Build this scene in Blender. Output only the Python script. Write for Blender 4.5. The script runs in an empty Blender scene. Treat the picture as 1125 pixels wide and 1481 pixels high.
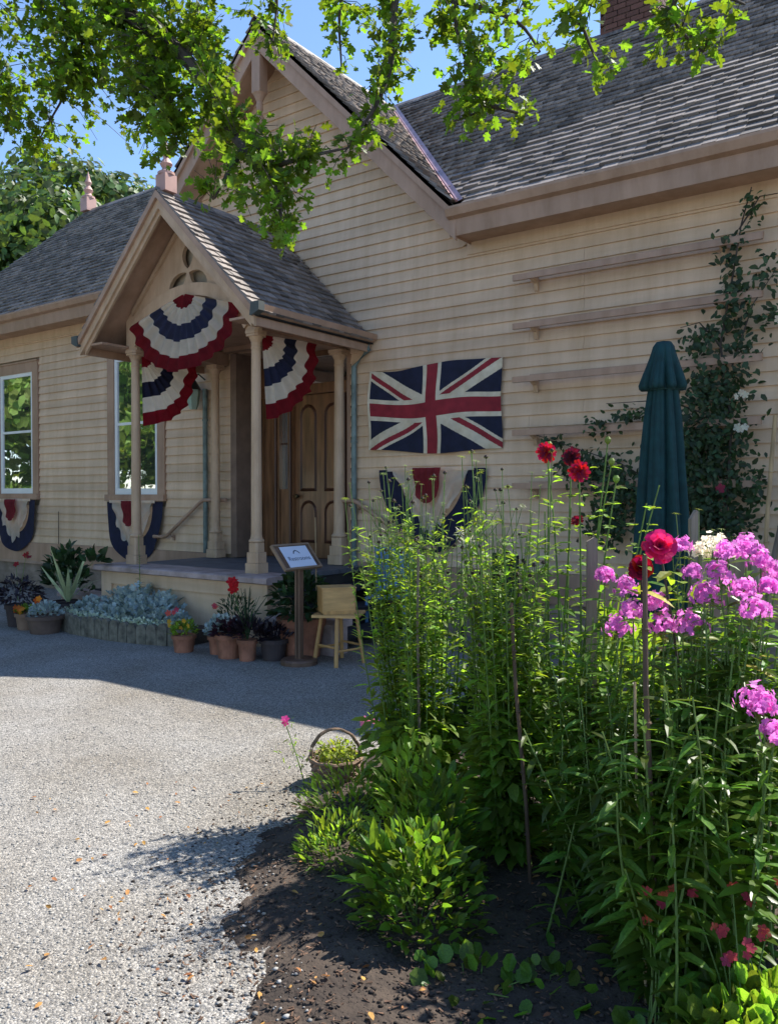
import bpy, math, random
import numpy as np
from mathutils import Vector, Matrix
R = math.radians
rnd = random.Random(7)
rng = np.random.default_rng(11)
S = bpy.context.scene
col = S.collection

# ------------------------------------------------------------ camera, light
CAM = Vector((6.32, -6.34, 1.55))
cd = bpy.data.cameras.new('camera'); cam = bpy.data.objects.new('camera', cd); col.objects.link(cam)
cam.location = CAM
cam.rotation_euler = (R(90) - math.atan(22.5 / 1180), 0, R(35.7))
cd.sensor_fit = 'VERTICAL'; cd.sensor_height = 24; cd.lens = 24 * 1180 / 1481
cd.clip_end = 600; cd.clip_start = 0.05
S.camera = cam
w = bpy.data.worlds.new('World'); S.world = w; w.use_nodes = True
SUN_TO = Vector((.33, .70, 1.0)).normalized()
nt = w.node_tree; bg = nt.nodes['Background']
sky = nt.nodes.new('ShaderNodeTexSky'); sky.sky_type = 'NISHITA'; sky.sun_disc = False
sky.sun_elevation = math.asin(SUN_TO.z); sky.sun_rotation = math.atan2(.33, .70)
sky.air_density = .9; sky.dust_density = .1; sky.ozone_density = 4.0
nt.links.new(sky.outputs[0], bg.inputs[0]); bg.inputs[1].default_value = .135
sd = bpy.data.lights.new('sun', 'SUN'); sd.energy = 5.0; sd.angle = R(.53); sd.color = (1, .95, .86)
sun = bpy.data.objects.new('sun', sd); col.objects.link(sun); sun.location = (4, 12, 20)
sun.rotation_euler = (-SUN_TO).to_track_quat('-Z', 'Y').to_euler()
S.view_settings.view_transform = 'Standard'; S.view_settings.look = 'None'
S.view_settings.exposure = 1.05; S.view_settings.gamma = 1
S.view_settings.use_curve_mapping = False

# ------------------------------------------------------------ materials
MATS = {}
def mat(name, c, rough=.7, var=.15, scale=6, bump=.0, bscale=60, metal=0, leaf=0, rand=0, spec=.4, coat=0, stretch=(1, 1, 1), c2=None, emit=None):
    if name in MATS: return MATS[name]
    m = bpy.data.materials.new(name); m.use_nodes = True; n = m.node_tree.nodes; l = m.node_tree.links
    b = n['Principled BSDF']; out = n['Material Output']
    b.inputs['Roughness'].default_value = rough; b.inputs['Metallic'].default_value = metal
    b.inputs['Specular IOR Level'].default_value = spec
    if coat: b.inputs['Coat Weight'].default_value = coat; b.inputs['Coat Roughness'].default_value = .1
    tc = n.new('ShaderNodeTexCoord'); mp = n.new('ShaderNodeMapping'); mp.inputs['Scale'].default_value = stretch
    l.new(tc.outputs['Object'], mp.inputs[0])
    no = n.new('ShaderNodeTexNoise'); no.inputs['Scale'].default_value = scale; no.inputs['Detail'].default_value = 5
    l.new(mp.outputs[0], no.inputs[0])
    c = (*c, 1); d = (*c2, 1) if c2 else tuple(min(1, x * (1 - 1.6 * var)) for x in c[:3]) + (1,)
    u = c if c2 else tuple(min(1, x * (1 + var)) for x in c[:3]) + (1,)
    rp = n.new('ShaderNodeValToRGB'); rp.color_ramp.elements[0].position = .3; rp.color_ramp.elements[1].position = .7
    rp.color_ramp.elements[0].color = d; rp.color_ramp.elements[1].color = u
    l.new(no.outputs[0], rp.inputs[0]); cur = rp.outputs[0]
    if rand:
        gi = n.new('ShaderNodeNewGeometry'); oi = n.new('ShaderNodeObjectInfo'); ad = n.new('ShaderNodeMath'); ad.operation = 'ADD'
        l.new(gi.outputs['Random Per Island'], ad.inputs[0]); l.new(oi.outputs['Random'], ad.inputs[1])
        fr = n.new('ShaderNodeMath'); fr.operation = 'FRACT'; l.new(ad.outputs[0], fr.inputs[0])
        mr = n.new('ShaderNodeMapRange'); mr.inputs['To Min'].default_value = 1 - rand; mr.inputs['To Max'].default_value = 1 + rand
        l.new(fr.outputs[0], mr.inputs[0])
        hs = n.new('ShaderNodeHueSaturation'); l.new(cur, hs.inputs['Color']); l.new(mr.outputs[0], hs.inputs['Value'])
        if leaf:
            m2 = n.new('ShaderNodeMapRange'); m2.inputs['To Min'].default_value = .468; m2.inputs['To Max'].default_value = .516
            l.new(fr.outputs[0], m2.inputs[0]); l.new(m2.outputs[0], hs.inputs['Hue'])
        cur = hs.outputs[0]
    l.new(cur, b.inputs['Base Color'])
    if bump:
        nb = n.new('ShaderNodeTexNoise'); nb.inputs['Scale'].default_value = bscale; nb.inputs['Detail'].default_value = 6
        l.new(mp.outputs[0], nb.inputs[0]); bp = n.new('ShaderNodeBump'); bp.inputs['Strength'].default_value = bump
        bp.inputs['Distance'].default_value = .01; l.new(nb.outputs[0], bp.inputs['Height']); l.new(bp.outputs[0], b.inputs['Normal'])
    if leaf:
        tr = n.new('ShaderNodeBsdfTranslucent'); hs2 = n.new('ShaderNodeMixRGB'); hs2.blend_type = 'MULTIPLY'; hs2.inputs[0].default_value = 1
        l.new(cur, hs2.inputs[1]); hs2.inputs[2].default_value = (1.9, 1.75, .6, 1) if leaf < .9 else (1.6, 1.4, 1.4, 1)
        l.new(hs2.outputs[0], tr.inputs[0]); mx = n.new('ShaderNodeMixShader'); mx.inputs[0].default_value = min(leaf, .6)
        l.new(b.outputs[0], mx.inputs[1]); l.new(tr.outputs[0], mx.inputs[2]); l.new(mx.outputs[0], out.inputs[0])
    if emit: b.inputs['Emission Color'].default_value = (*emit, 1); b.inputs['Emission Strength'].default_value = 1
    MATS[name] = m; return m

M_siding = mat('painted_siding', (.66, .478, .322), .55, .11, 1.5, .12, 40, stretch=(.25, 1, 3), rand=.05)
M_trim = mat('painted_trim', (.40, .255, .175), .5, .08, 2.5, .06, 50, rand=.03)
M_col = mat('painted_column', (.52, .36, .235), .5, .07, 3, .06, 50)
M_cream = mat('cream_panel', (.55, .53, .42), .6, .05, 2)
M_lip = mat('mauve_cap', (.40, .31, .29), .6, .12, 5, .1)
M_white = mat('white_paint', (.78, .79, .76), .4, .05, 4)
M_deck = mat('grey_deck_paint', (.10, .105, .12), .6, .2, 5, .1)
M_tread = mat('black_tread', (.022, .024, .03), .75, .3, 8, .2)
M_copper = mat('copper_flashing', (.42, .26, .27), .32, .25, 5, .15, metal=.6)
M_glass = mat('window_glass', (.05, .06, .06), .02, .0, spec=1.0)
M_glass.node_tree.nodes['Principled BSDF'].inputs['IOR'].default_value = 3.4
M_oak = mat('oak_door', (.21, .10, .045), .40, .3, 5, .1, 40, stretch=(3, 3, .35), coat=.3)
M_oakd = mat('dark_oak', (.085, .034, .018), .4, .3, 5, .1, 40, stretch=(3, 3, .35))
M_brass = mat('dark_brass', (.10, .07, .035), .35, .2, 20, metal=.8)
M_pipe = mat('verdigris_downspout', (.15, .20, .19), .5, .25, 8, .1, metal=.2)
M_brick = mat('chimney_brick', (.13, .06, .045), .9, .25, 30, .3, rand=.2)
M_mortar = mat('mortar', (.25, .22, .19), .95, .1)
M_shingle = mat('cedar_shingle', (.215, .18, .16), .62, .25, 14, .12, 70, stretch=(4, .6, 1), rand=.5, spec=.45)
M_under = mat('roof_underlay', (.018, .017, .017), .95)
M_conc = mat('foundation', (.30, .235, .19), .9, .2, 3, .3, 40)

def gravel_material():
    m = bpy.data.materials.new('gravel'); m.use_nodes = True; n = m.node_tree.nodes; l = m.node_tree.links
    b = n['Principled BSDF']; b.inputs['Roughness'].default_value = .95; b.inputs['Specular IOR Level'].default_value = .15
    tc = n.new('ShaderNodeTexCoord')
    v = n.new('ShaderNodeTexVoronoi'); v.inputs['Scale'].default_value = 105; l.new(tc.outputs['Object'], v.inputs[0])
    v2 = n.new('ShaderNodeTexVoronoi'); v2.inputs['Scale'].default_value = 260; l.new(tc.outputs['Object'], v2.inputs[0])
    sp = n.new('ShaderNodeSeparateColor'); l.new(v.outputs['Color'], sp.inputs[0])
    sp2 = n.new('ShaderNodeSeparateColor'); l.new(v2.outputs['Color'], sp2.inputs[0])
    av = n.new('ShaderNodeMath'); av.operation = 'ADD'; l.new(sp.outputs[0], av.inputs[0]); l.new(sp2.outputs[0], av.inputs[1])
    hf = n.new('ShaderNodeMath'); hf.operation = 'MULTIPLY'; hf.inputs[1].default_value = .5; l.new(av.outputs[0], hf.inputs[0])
    r = n.new('ShaderNodeValToRGB'); e = r.color_ramp.elements
    e[0].position = .1; e[0].color = (.11, .11, .11, 1); e[1].position = .95; e[1].color = (.50, .485, .46, 1)
    a = r.color_ramp.elements.new(.5); a.color = (.26, .252, .24, 1)
    l.new(hf.outputs[0], r.inputs[0])
    big = n.new('ShaderNodeTexNoise'); big.inputs['Scale'].default_value = 1.1; big.inputs['Detail'].default_value = 6; l.new(tc.outputs['Object'], big.inputs[0])
    rr = n.new('ShaderNodeValToRGB'); rr.color_ramp.elements[0].position = .35; rr.color_ramp.elements[0].color = (1.1, 1.08, 1.06, 1)
    rr.color_ramp.elements[1].position = .7; rr.color_ramp.elements[1].color = (.80, .74, .66, 1); l.new(big.outputs[0], rr.inputs[0])
    mm = n.new('ShaderNodeMixRGB'); mm.blend_type = 'MULTIPLY'; mm.inputs[0].default_value = 1
    l.new(r.outputs[0], mm.inputs[1]); l.new(rr.outputs[0], mm.inputs[2]); l.new(mm.outputs[0], b.inputs['Base Color'])
    sm = n.new('ShaderNodeMath'); sm.operation = 'SUBTRACT'; sm.inputs[0].default_value = 1; l.new(v.outputs['Distance'], sm.inputs[1])
    ad = n.new('ShaderNodeMath'); ad.operation = 'ADD'; l.new(sm.outputs[0], ad.inputs[0]); l.new(hf.outputs[0], ad.inputs[1])
    bp = n.new('ShaderNodeBump'); bp.inputs['Strength'].default_value = .8; bp.inputs['Distance'].default_value = .008
    l.new(ad.outputs[0], bp.inputs['Height']); l.new(bp.outputs[0], b.inputs['Normal'])
    return m
M_gravel = gravel_material()
M_soil = mat('garden_soil', (.030, .022, .018), .95, .4, 5, 1.0, 60, c2=(.085, .062, .046))
M_stone = mat('pebble', (.28, .27, .255), .9, .15, 40, .2, 90, rand=.35)
M_chip = mat('bark_chip', (.13, .075, .048), .9, .3, 30, rand=.6)
M_dryleaf = mat('dry_leaf', (.42, .22, .07), .8, .3, 30, leaf=.3, rand=.4)

# ------------------------------------------------------------ mesh helpers
class MB:
    def __init__(s): s.v = []; s.f = []; s.m = []; s.k = 0
    def poly(s, vs, fs):
        o = len(s.v); s.v += [tuple(p) for p in vs]; s.f += [tuple(i + o for i in f) for f in fs]; s.m += [s.k] * len(fs); return s
    def box(s, x0, x1, y0, y1, z0, z1):
        return s.poly([(x0, y0, z0), (x1, y0, z0), (x1, y1, z0), (x0, y1, z0), (x0, y0, z1), (x1, y0, z1), (x1, y1, z1), (x0, y1, z1)],
                      [(0, 3, 2, 1), (4, 5, 6, 7), (0, 1, 5, 4), (1, 2, 6, 5), (2, 3, 7, 6), (3, 0, 4, 7)])
    def prism(s, pts, axis, a, b):           # outline in 2D extruded from a to b along an axis
        n = len(pts)
        def q(p, t): return {'y': (p[0], t, p[1]), 'x': (t, p[0], p[1]), 'z': (p[0], p[1], t)}[axis]
        v = [q(p, a) for p in pts] + [q(p, b) for p in pts]
        f = [tuple(range(n)), tuple(range(2 * n - 1, n - 1, -1))] + [(i, i + n, (i + 1) % n + n, (i + 1) % n) for i in range(n)]
        return s.poly(v, f)
    def tube(s, pts, r0, r1=None, n=6, cap=True):
        r1 = r0 if r1 is None else r1; P = [Vector(p) for p in pts]; o = len(s.v); m = len(P)
        up = Vector((0, 0, 1))
        for i, p in enumerate(P):
            d = (P[min(i + 1, m - 1)] - P[max(i - 1, 0)]).normalized()
            a = d.cross(up) if abs(d.z) < .95 else d.cross(Vector((1, 0, 0))); a.normalize(); b = d.cross(a)
            r = r0 + (r1 - r0) * i / (m - 1)
            for k in range(n):
                t = 2 * math.pi * k / n; s.v.append(tuple(p + a * (r * math.cos(t)) + b * (r * math.sin(t))))
        for i in range(m - 1):
            for k in range(n):
                s.f.append((o + i * n + k, o + i * n + (k + 1) % n, o + (i + 1) * n + (k + 1) % n, o + (i + 1) * n + k)); s.m.append(s.k)
        if cap:
            s.f.append(tuple(o + k for k in range(n - 1, -1, -1))); s.m.append(s.k)
            s.f.append(tuple(o + (m - 1) * n + k for k in range(n))); s.m.append(s.k)
        return s
    def lathe(s, prof, c=(0, 0, 0), n=16, rot=0, mod=None):
        o = len(s.v); m = len(prof)
        for r, z in prof:
            for k in range(n):
                t = rot + 2 * math.pi * k / n; q = r if mod is None else mod(t, r, z)
                s.v.append((c[0] + q * math.cos(t), c[1] + q * math.sin(t), c[2] + z))
        for i in range(m - 1):
            for k in range(n):
                s.f.append((o + i * n + k, o + i * n + (k + 1) % n, o + (i + 1) * n + (k + 1) % n, o + (i + 1) * n + k)); s.m.append(s.k)
        s.f.append(tuple(o + k for k in range(n - 1, -1, -1))); s.m.append(s.k)
        s.f.append(tuple(o + (m - 1) * n + k for k in range(n))); s.m.append(s.k)
        return s
    def add(s, V, F):                        # numpy arrays
        o = len(s.v); s.v += V.tolist(); s.f += (F + o).tolist(); s.m += [s.k] * len(F); return s
def wloc(o):
    v = Vector((0, 0, 0))
    while o is not None: v += o.location; o = o.parent
    return v
def tag(o, label=None, cat=None, group=None, kind=None):
    if label: o['label'] = label
    if cat: o['category'] = cat
    if group: o['group'] = group
    if kind: o['kind'] = kind
    return o
def link(name, me, mats, parent=None, smooth=False):
    for m in (mats if isinstance(mats, (list, tuple)) else [mats]): me.materials.append(m)
    if smooth: me.polygons.foreach_set('use_smooth', [True] * len(me.polygons))
    o = bpy.data.objects.new(name, me); col.objects.link(o)
    if parent: o.parent = parent
    return o
def obj(name, mb, mats, parent=None, smooth=False, origin=None, **kw):
    if parent is not None: L = wloc(parent)
    elif origin: L = Vector(origin)
    else: L = Vector((0, 0, 0))
    me = bpy.data.meshes.new(name)
    V = np.array(mb.v, float) - np.array(L)
    me.from_pydata(V.tolist(), [], mb.f)
    if any(mb.m): me.polygons.foreach_set('material_index', mb.m)
    me.update()
    o = link(name, me, mats, parent, smooth)
    if parent is None: o.location = L
    return tag(o, **kw)
def npobj(name, V, F, mats, parent=None, smooth=False, **kw):   # V (n,3), F (m,k) world coords
    L = np.array(wloc(parent)) if parent is not None else np.zeros(3)
    me = bpy.data.meshes.new(name); k = F.shape[1]
    me.vertices.add(len(V)); me.vertices.foreach_set('co', (V - L).astype(np.float32).ravel())
    me.loops.add(F.size); me.loops.foreach_set('vertex_index', F.astype(np.int32).ravel())
    me.polygons.add(len(F)); me.polygons.foreach_set('loop_start', np.arange(0, F.size, k, dtype=np.int32))
    me.update(calc_edges=True)
    return tag(link(name, me, mats, parent, smooth), **kw)
def empty(name, loc, label=None, cat=None, group=None, parent=None):
    o = bpy.data.objects.new(name, None); col.objects.link(o); o.empty_display_size = .1
    if parent: o.parent = parent; o.location = Vector(loc) - wloc(parent)
    else: o.location = loc
    return tag(o, label, cat, group)
def copy_tree(o, parent=None, loc=None, rz=None, sc=None, label=None):
    c = o.copy(); col.objects.link(c)
    if parent is not None: c.parent = parent
    if loc is not None: c.location = loc
    if rz is not None: c.rotation_euler = (0, 0, rz)
    if sc is not None: c.scale = (sc, sc, sc)
    if label: c['label'] = label
    for ch in list(o.children): copy_tree(ch, c)
    return c
FW = np.array([-math.sin(R(35.7)), math.cos(R(35.7)), -.019]); RT = np.array([math.cos(R(35.7)), math.sin(R(35.7)), 0]); UP = np.cross(RT, FW)
CN = np.array(CAM)
def rank(P):                                  # order by how large things show: in view and near first
    d = P - CN; z = d @ FW; x = d @ RT / np.maximum(z, .1); y = d @ UP / np.maximum(z, .1)
    out = (z < .1) | (np.abs(x) > .485) | (np.abs(y) > .635)
    return np.argsort(np.linalg.norm(d, axis=1) + out * 1000)
def frames(d, up):                            # columns: tip direction, side, normal
    d = d / np.linalg.norm(d, axis=1, keepdims=True)
    s = np.cross(up, d); s /= np.maximum(np.linalg.norm(s, axis=1, keepdims=True), 1e-6); n = np.cross(d, s)
    return np.stack([d, s, n], axis=2)
def pieces(name, parent, tmpl, pos, rot, scl, material, limit=300, stuff=None, smooth=False):
    """alike pieces: the ones that show largest as objects sharing one mesh, the rest joined"""
    tv = np.array(tmpl[0], float); tf = tmpl[1]
    scl = np.array(scl, float)
    if scl.ndim == 1: scl = np.repeat(scl[:, None], 3, 1)
    order = rank(pos); L = np.array(wloc(parent)); near = order[:limit]; far = order[limit:]
    if len(near):
        me = bpy.data.meshes.new(name); me.from_pydata(tv.tolist(), [], tf); me.update(); me.materials.append(material)
        if smooth: me.polygons.foreach_set('use_smooth', [True] * len(me.polygons))
        for i in near:
            M = np.eye(4); M[:3, :3] = rot[i] * scl[i][None, :]; M[:3, 3] = pos[i] - L
            o = bpy.data.objects.new(name, me); o.parent = parent; o.matrix_basis = Matrix(M.tolist()); col.objects.link(o)
    if len(far):
        A = rot[far] * scl[far][:, None, :]
        V = np.einsum('nij,kj->nki', A, tv) + pos[far][:, None, :]; nv = len(tv)
        offs = (np.arange(len(far)) * nv)
        byk = {}
        for f in tf: byk.setdefault(len(f), []).append(f)
        me = bpy.data.meshes.new(stuff or name)
        loops = []; starts = []; st = 0
        for k, fs in byk.items():
            a = (np.array(fs)[None] + offs[:, None, None]).reshape(-1, k); loops.append(a.ravel()); starts.append(st + np.arange(0, a.size, k)); st += a.size
        lo = np.concatenate(loops).astype(np.int32); sa = np.concatenate(starts).astype(np.int32)
        me.vertices.add(len(far) * nv); me.vertices.foreach_set('co', (V.reshape(-1, 3) - L).astype(np.float32).ravel())
        me.loops.add(len(lo)); me.loops.foreach_set('vertex_index', lo)
        me.polygons.add(len(sa)); me.polygons.foreach_set('loop_start', sa)
        me.update(calc_edges=True)
        tag(link(stuff or name, me, material, parent, smooth), kind='stuff')
def unit(n):
    v = rng.normal(size=(n, 3)); return v / np.linalg.norm(v, axis=1, keepdims=True)
# leaf templates: unit length along +x
LANCE = ([(0, 0, 0), (.3, .13, .03), (.3, 0, 0), (.3, -.13, .03), (.68, .1, -.02), (.68, 0, -.05), (.68, -.1, -.02), (1, 0, -.16)],
         [(0, 2, 1), (0, 3, 2), (1, 2, 5, 4), (2, 3, 6, 5), (4, 5, 7), (5, 6, 7)])
OVATE = ([(0, 0, 0), (.3, .27, .05), (.35, 0, 0), (.3, -.27, .05), (.72, .2, .0), (.72, 0, -.04), (.72, -.2, .0), (1, 0, -.12)],
         [(0, 2, 1), (0, 3, 2), (1, 2, 5, 4), (2, 3, 6, 5), (4, 5, 7), (5, 6, 7)])
LOBED = ([(0, 0, 0), (.2, .07, .01), (.28, .27, .05), (.43, .33, .05), (.47, .16, .01), (.60, .42, .04), (.76, .40, .02), (.73, .17, -.02), (.92, .17, -.05), (1, 0, -.09),
          (.2, -.07, .01), (.28, -.27, .05), (.43, -.33, .05), (.47, -.16, .01), (.60, -.42, .04), (.76, -.40, .02), (.73, -.17, -.02), (.92, -.17, -.05)],
         [(0, 9, 8, 7, 4, 1), (1, 4, 3, 2), (4, 7, 6, 5), (0, 10, 13, 16, 17, 9), (10, 11, 12, 13), (13, 14, 15, 16)])
ROUND = ([(0, 0, 0)] + [(.5 + .5 * math.cos(a) * (1 + .08 * math.cos(3 * a)), .5 * math.sin(a), .06 * math.sin(4 * a)) for a in [math.pi * (1 - (i + .7) / 5.7 * 2 * .9 - .03) for i in range(9)]],
         [(0, i, i + 1) for i in range(1, 9)])
TRI = ([(0, 0, 0), (.5, .32, .03), (1, 0, -.05), (.5, -.32, .03)], [(0, 3, 2, 1)])
def G(k, c, leaf=.45, rand=.35, rough=.5): return mat(k, c, rough, .2, 12, leaf=leaf, rand=rand)
L_crown = G('hawthorn_leaf', (.105, .19, .022), .6, .45)
L_phlox = G('phlox_leaf', (.095, .185, .028), .55, .5, .36)
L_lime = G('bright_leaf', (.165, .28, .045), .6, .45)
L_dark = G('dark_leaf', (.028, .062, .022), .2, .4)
L_vine = G('vine_leaf', (.034, .070, .026), .3, .5)
L_silver = G('silver_leaf', (.33, .41, .42), .1, .25, .8)
L_purple = G('purple_leaf', (.022, .013, .02), .1, .4)
L_yellow = G('yellow_leaf', (.42, .36, .05), .4, .3)
L_far = G('far_leaf', (.07, .125, .035), .35, .5)
M_stem = mat('green_stem', (.13, .21, .05), .6, .2, 10, leaf=.2)
M_bark = mat('bark', (.06, .048, .038), .9, .3, 12, .5, 40, stretch=(1, 1, .3))
M_pink = mat('pink_petal', (.60, .20, .55), .6, .15, 20, leaf=.95, rand=.3)
M_red = mat('red_petal', (.30, .004, .018), .55, .2, 20, leaf=.95, rand=.35)
M_darkred = mat('dark_red_petal', (.10, .004, .012), .55, .2, 20, leaf=.95, rand=.3)
M_rose = mat('rose_petal', (.58, .02, .12), .5, .2, 20, leaf=.95, rand=.25)
M_coral = mat('coral_petal', (.66, .10, .08), .5, .2, 20, leaf=.95, rand=.25)
M_wpetal = mat('white_petal', (.75, .78, .66), .6, .08, 20, leaf=.95, rand=.1)
M_orange = mat('orange_petal', (.75, .28, .03), .6, .2, 20, leaf=.95, rand=.3)
M_seed = mat('seed_head', (.035, .02, .015), .8, .3)
M_wood = mat('weathered_stake', (.20, .16, .125), .85, .3, 8, .3, 60, stretch=(3, 3, .3))
M_bamboo = mat('cane', (.33, .23, .12), .6, .25, 9, stretch=(3, 3, .5))
M_terra = mat('terracotta', (.36, .15, .09), .85, .2, 7, .15)
M_terrad = mat('dark_pot', (.055, .04, .04), .8, .2, 7, .15)
M_pine = mat('pine_wood', (.58, .34, .13), .5, .15, 5, .05, 40, stretch=(1, 1, 6))
M_pine2 = mat('pine_leg', (.50, .28, .10), .5, .15, 5, .05, 40, stretch=(4, 4, .6))
M_dwood = mat('dark_sign_wood', (.13, .075, .05), .5, .25, 6, .1, stretch=(3, 3, .5))
M_paper = mat('white_paper', (.62, .68, .80), .35, .02)
M_ink = mat('dark_ink', (.05, .07, .12), .6)
M_green = mat('umbrella_canvas', (.005, .042, .046), .8, .18, 14, .15, 120)
M_cred = mat('bunting_red', (.20, .008, .016), .85, .15, 10, .1, 150, leaf=.97)
M_cwhite = mat('bunting_white', (.74, .71, .60), .85, .06, 8, .1, 150, leaf=.97)
M_cblue = mat('bunting_blue', (.009, .011, .036), .85, .2, 10, .1, 150)
M_fred = mat('flag_red', (.24, .018, .028), .85, .15, 8, .1, 150)
M_fwhite = mat('flag_cream', (.62, .55, .42), .85, .1, 8, .1, 150)
M_fblue = mat('flag_blue', (.010, .013, .035), .85, .2, 10, .1, 150)
M_log = mat('edging_stone', (.17, .155, .12), .9, .35, 14, .6, 40)
M_wicker = mat('wicker', (.20, .13, .085), .7, .35, 30, .3)
M_browncane = mat('brown_cane', (.105, .065, .04), .75, .3, 9, .2, stretch=(3, 3, .5))

def stain(m, scale, lo, p0=.35, p1=.75, strength=1.0):
    """worn, dirty streaks multiplied over a paint colour"""
    n = m.node_tree.nodes; l = m.node_tree.links; b = n['Principled BSDF']; src = b.inputs['Base Color'].links[0].from_socket
    tc = n.new('ShaderNodeTexCoord'); mp = n.new('ShaderNodeMapping'); mp.inputs['Scale'].default_value = scale; l.new(tc.outputs['Object'], mp.inputs[0])
    no = n.new('ShaderNodeTexNoise'); no.inputs['Scale'].default_value = 1; no.inputs['Detail'].default_value = 8; no.inputs['Roughness'].default_value = .65; l.new(mp.outputs[0], no.inputs[0])
    r = n.new('ShaderNodeValToRGB'); r.color_ramp.elements[0].position = p0; r.color_ramp.elements[0].color = (*lo, 1); r.color_ramp.elements[1].position = p1 - .15; r.color_ramp.elements[1].color = (1, 1, 1, 1)
    l.new(no.outputs[0], r.inputs[0]); mx = n.new('ShaderNodeMixRGB'); mx.blend_type = 'MULTIPLY'; mx.inputs[0].default_value = strength
    l.new(src, mx.inputs[1]); l.new(r.outputs[0], mx.inputs[2]); l.new(mx.outputs[0], b.inputs['Base Color'])
stain(M_siding, (5, 1, .7), (.84, .81, .76)); stain(M_trim, (6, 6, 1.2), (.80, .77, .72)); stain(M_col, (9, 9, 2), (.82, .79, .74)); stain(M_lip, (5, 5, 5), (.72, .70, .66)); stain(M_terra, (9, 9, 6), (.62, .62, .60)); stain(M_conc, (2, 2, 5), (.6, .58, .52)); stain(M_shingle, (2.0, .8, .8), (.72, .72, .70)); stain(M_green, (9, 9, 2), (.75, .8, .8)); stain(M_fwhite, (6, 6, 6), (.86, .82, .74)); stain(M_cwhite, (5, 5, 5), (.88, .86, .82))
CROWN = [(2.19, -3.83, 4.1, 0.3, 0.19, 2.04), (2.58, -3.68, 4.0, 0.31, 0.22, 2.55), (2.92, -3.55, 3.91, 0.27, 0.21, 2.38), (2.37, -3.7, 3.82, 0.35, 0.15, 2.21), (2.97, -3.65, 3.61, 0.24, 0.17, 2.38), (1.91, -3.79, 3.92, 0.19, 0.12, 1.7), (3.12, -3.67, 3.37, 0.13, 0.15, 1.53), (2.78, -3.66, 3.51, 0.14, 0.1, 1.36), (1.99, -3.86, 3.64, 0.16, 0.1, 0.85), (2.01, -3.73, 3.51, 0.27, 0.12, 0.7), (3.16, -3.51, 3.92, 0.15, 0.14, 1.53), (3.29, -3.54, 3.66, 0.09, 0.16, 1.19), (3.38, -3.61, 3.43, 0.09, 0.11, 1), (3.51, -3.64, 3.28, 0.15, 0.12, 1), (3.68, -3.64, 3.14, 0.21, 0.13, 1.2), (3.56, -3.73, 3.02, 0.15, 0.09, 0.6), (3.83, -3.66, 2.97, 0.16, 0.12, 1), (3.76, -3.72, 2.83, 0.14, 0.1, 0.8), (3.8, -3.69, 2.72, 0.1, 0.04, 0.5), (3.9, -3.61, 3.06, 0.11, 0.09, 0.42), (3.55, -3.87, 2.88, 0.06, 0.1, 0.35), (3.96, -3.44, 3.13, 0.11, 0.06, 0.42), (3.98, -3.3, 3.28, 0.07, 0.08, 0.42), (4.04, -3.26, 3.42, 0.08, 0.1, 0.42), (4.02, -3.14, 3.6, 0.1, 0.13, 0.42), (3.49, -3.39, 3.81, 0.09, 0.07, 0.35), (3.43, -3.31, 3.99, 0.12, 0.06, 0.5), (3.64, -3.16, 4.02, 0.1, 0.05, 0.42), (3.77, -3.19, 3.8, 0.04, 0.14, 0.34), (4.12, -3.07, 3.77, 0.16, 0.14, 0.85), (4.28, -2.95, 3.83, 0.19, 0.11, 1.02), (4.45, -2.96, 3.6, 0.14, 0.15, 0.85), (4.34, -3.04, 3.5, 0.12, 0.13, 0.68), (4.49, -3.06, 3.32, 0.14, 0.08, 0.68), (4.38, -3.14, 3.27, 0.06, 0.06, 0.21), (4.62, -2.96, 3.32, 0.08, 0.08, 0.3), (3.9, -3.1, 3.94, 0.14, 0.06, 0.59), (4.63, -2.82, 3.68, 0.08, 0.08, 0.3), (4.56, -2.87, 3.58, 0.1, 0.05, 0.26), (5.1, -3.48, 3.32, 0.09, 0.07, 0.51), (5.14, -3.45, 3.23, 0.07, 0.07, 0.42), (5.18, -3.43, 3.14, 0.05, 0.05, 0.21), (5.37, -3.29, 3.34, 0.07, 0.05, 0.42), (5.42, -3.25, 3.25, 0.11, 0.07, 0.59), (5.48, -3.21, 3.19, 0.06, 0.04, 0.3), (5.6, -3.12, 3.36, 0.05, 0.02, 0.17), (4.47, -2.81, 3.87, 0.13, 0.06, 0.51), (2.2, -3.81, 4.45, 0.52, 0.19, 1.2), (2.88, -3.58, 4.28, 0.43, 0.18, 1.2), (3.52, -3.24, 4.18, 0.38, 0.1, 0.4), (4.12, -3.06, 4.09, 0.36, 0.15, 0.51), (4.59, -2.84, 4.02, 0.29, 0.13, 0.34)]
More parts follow.
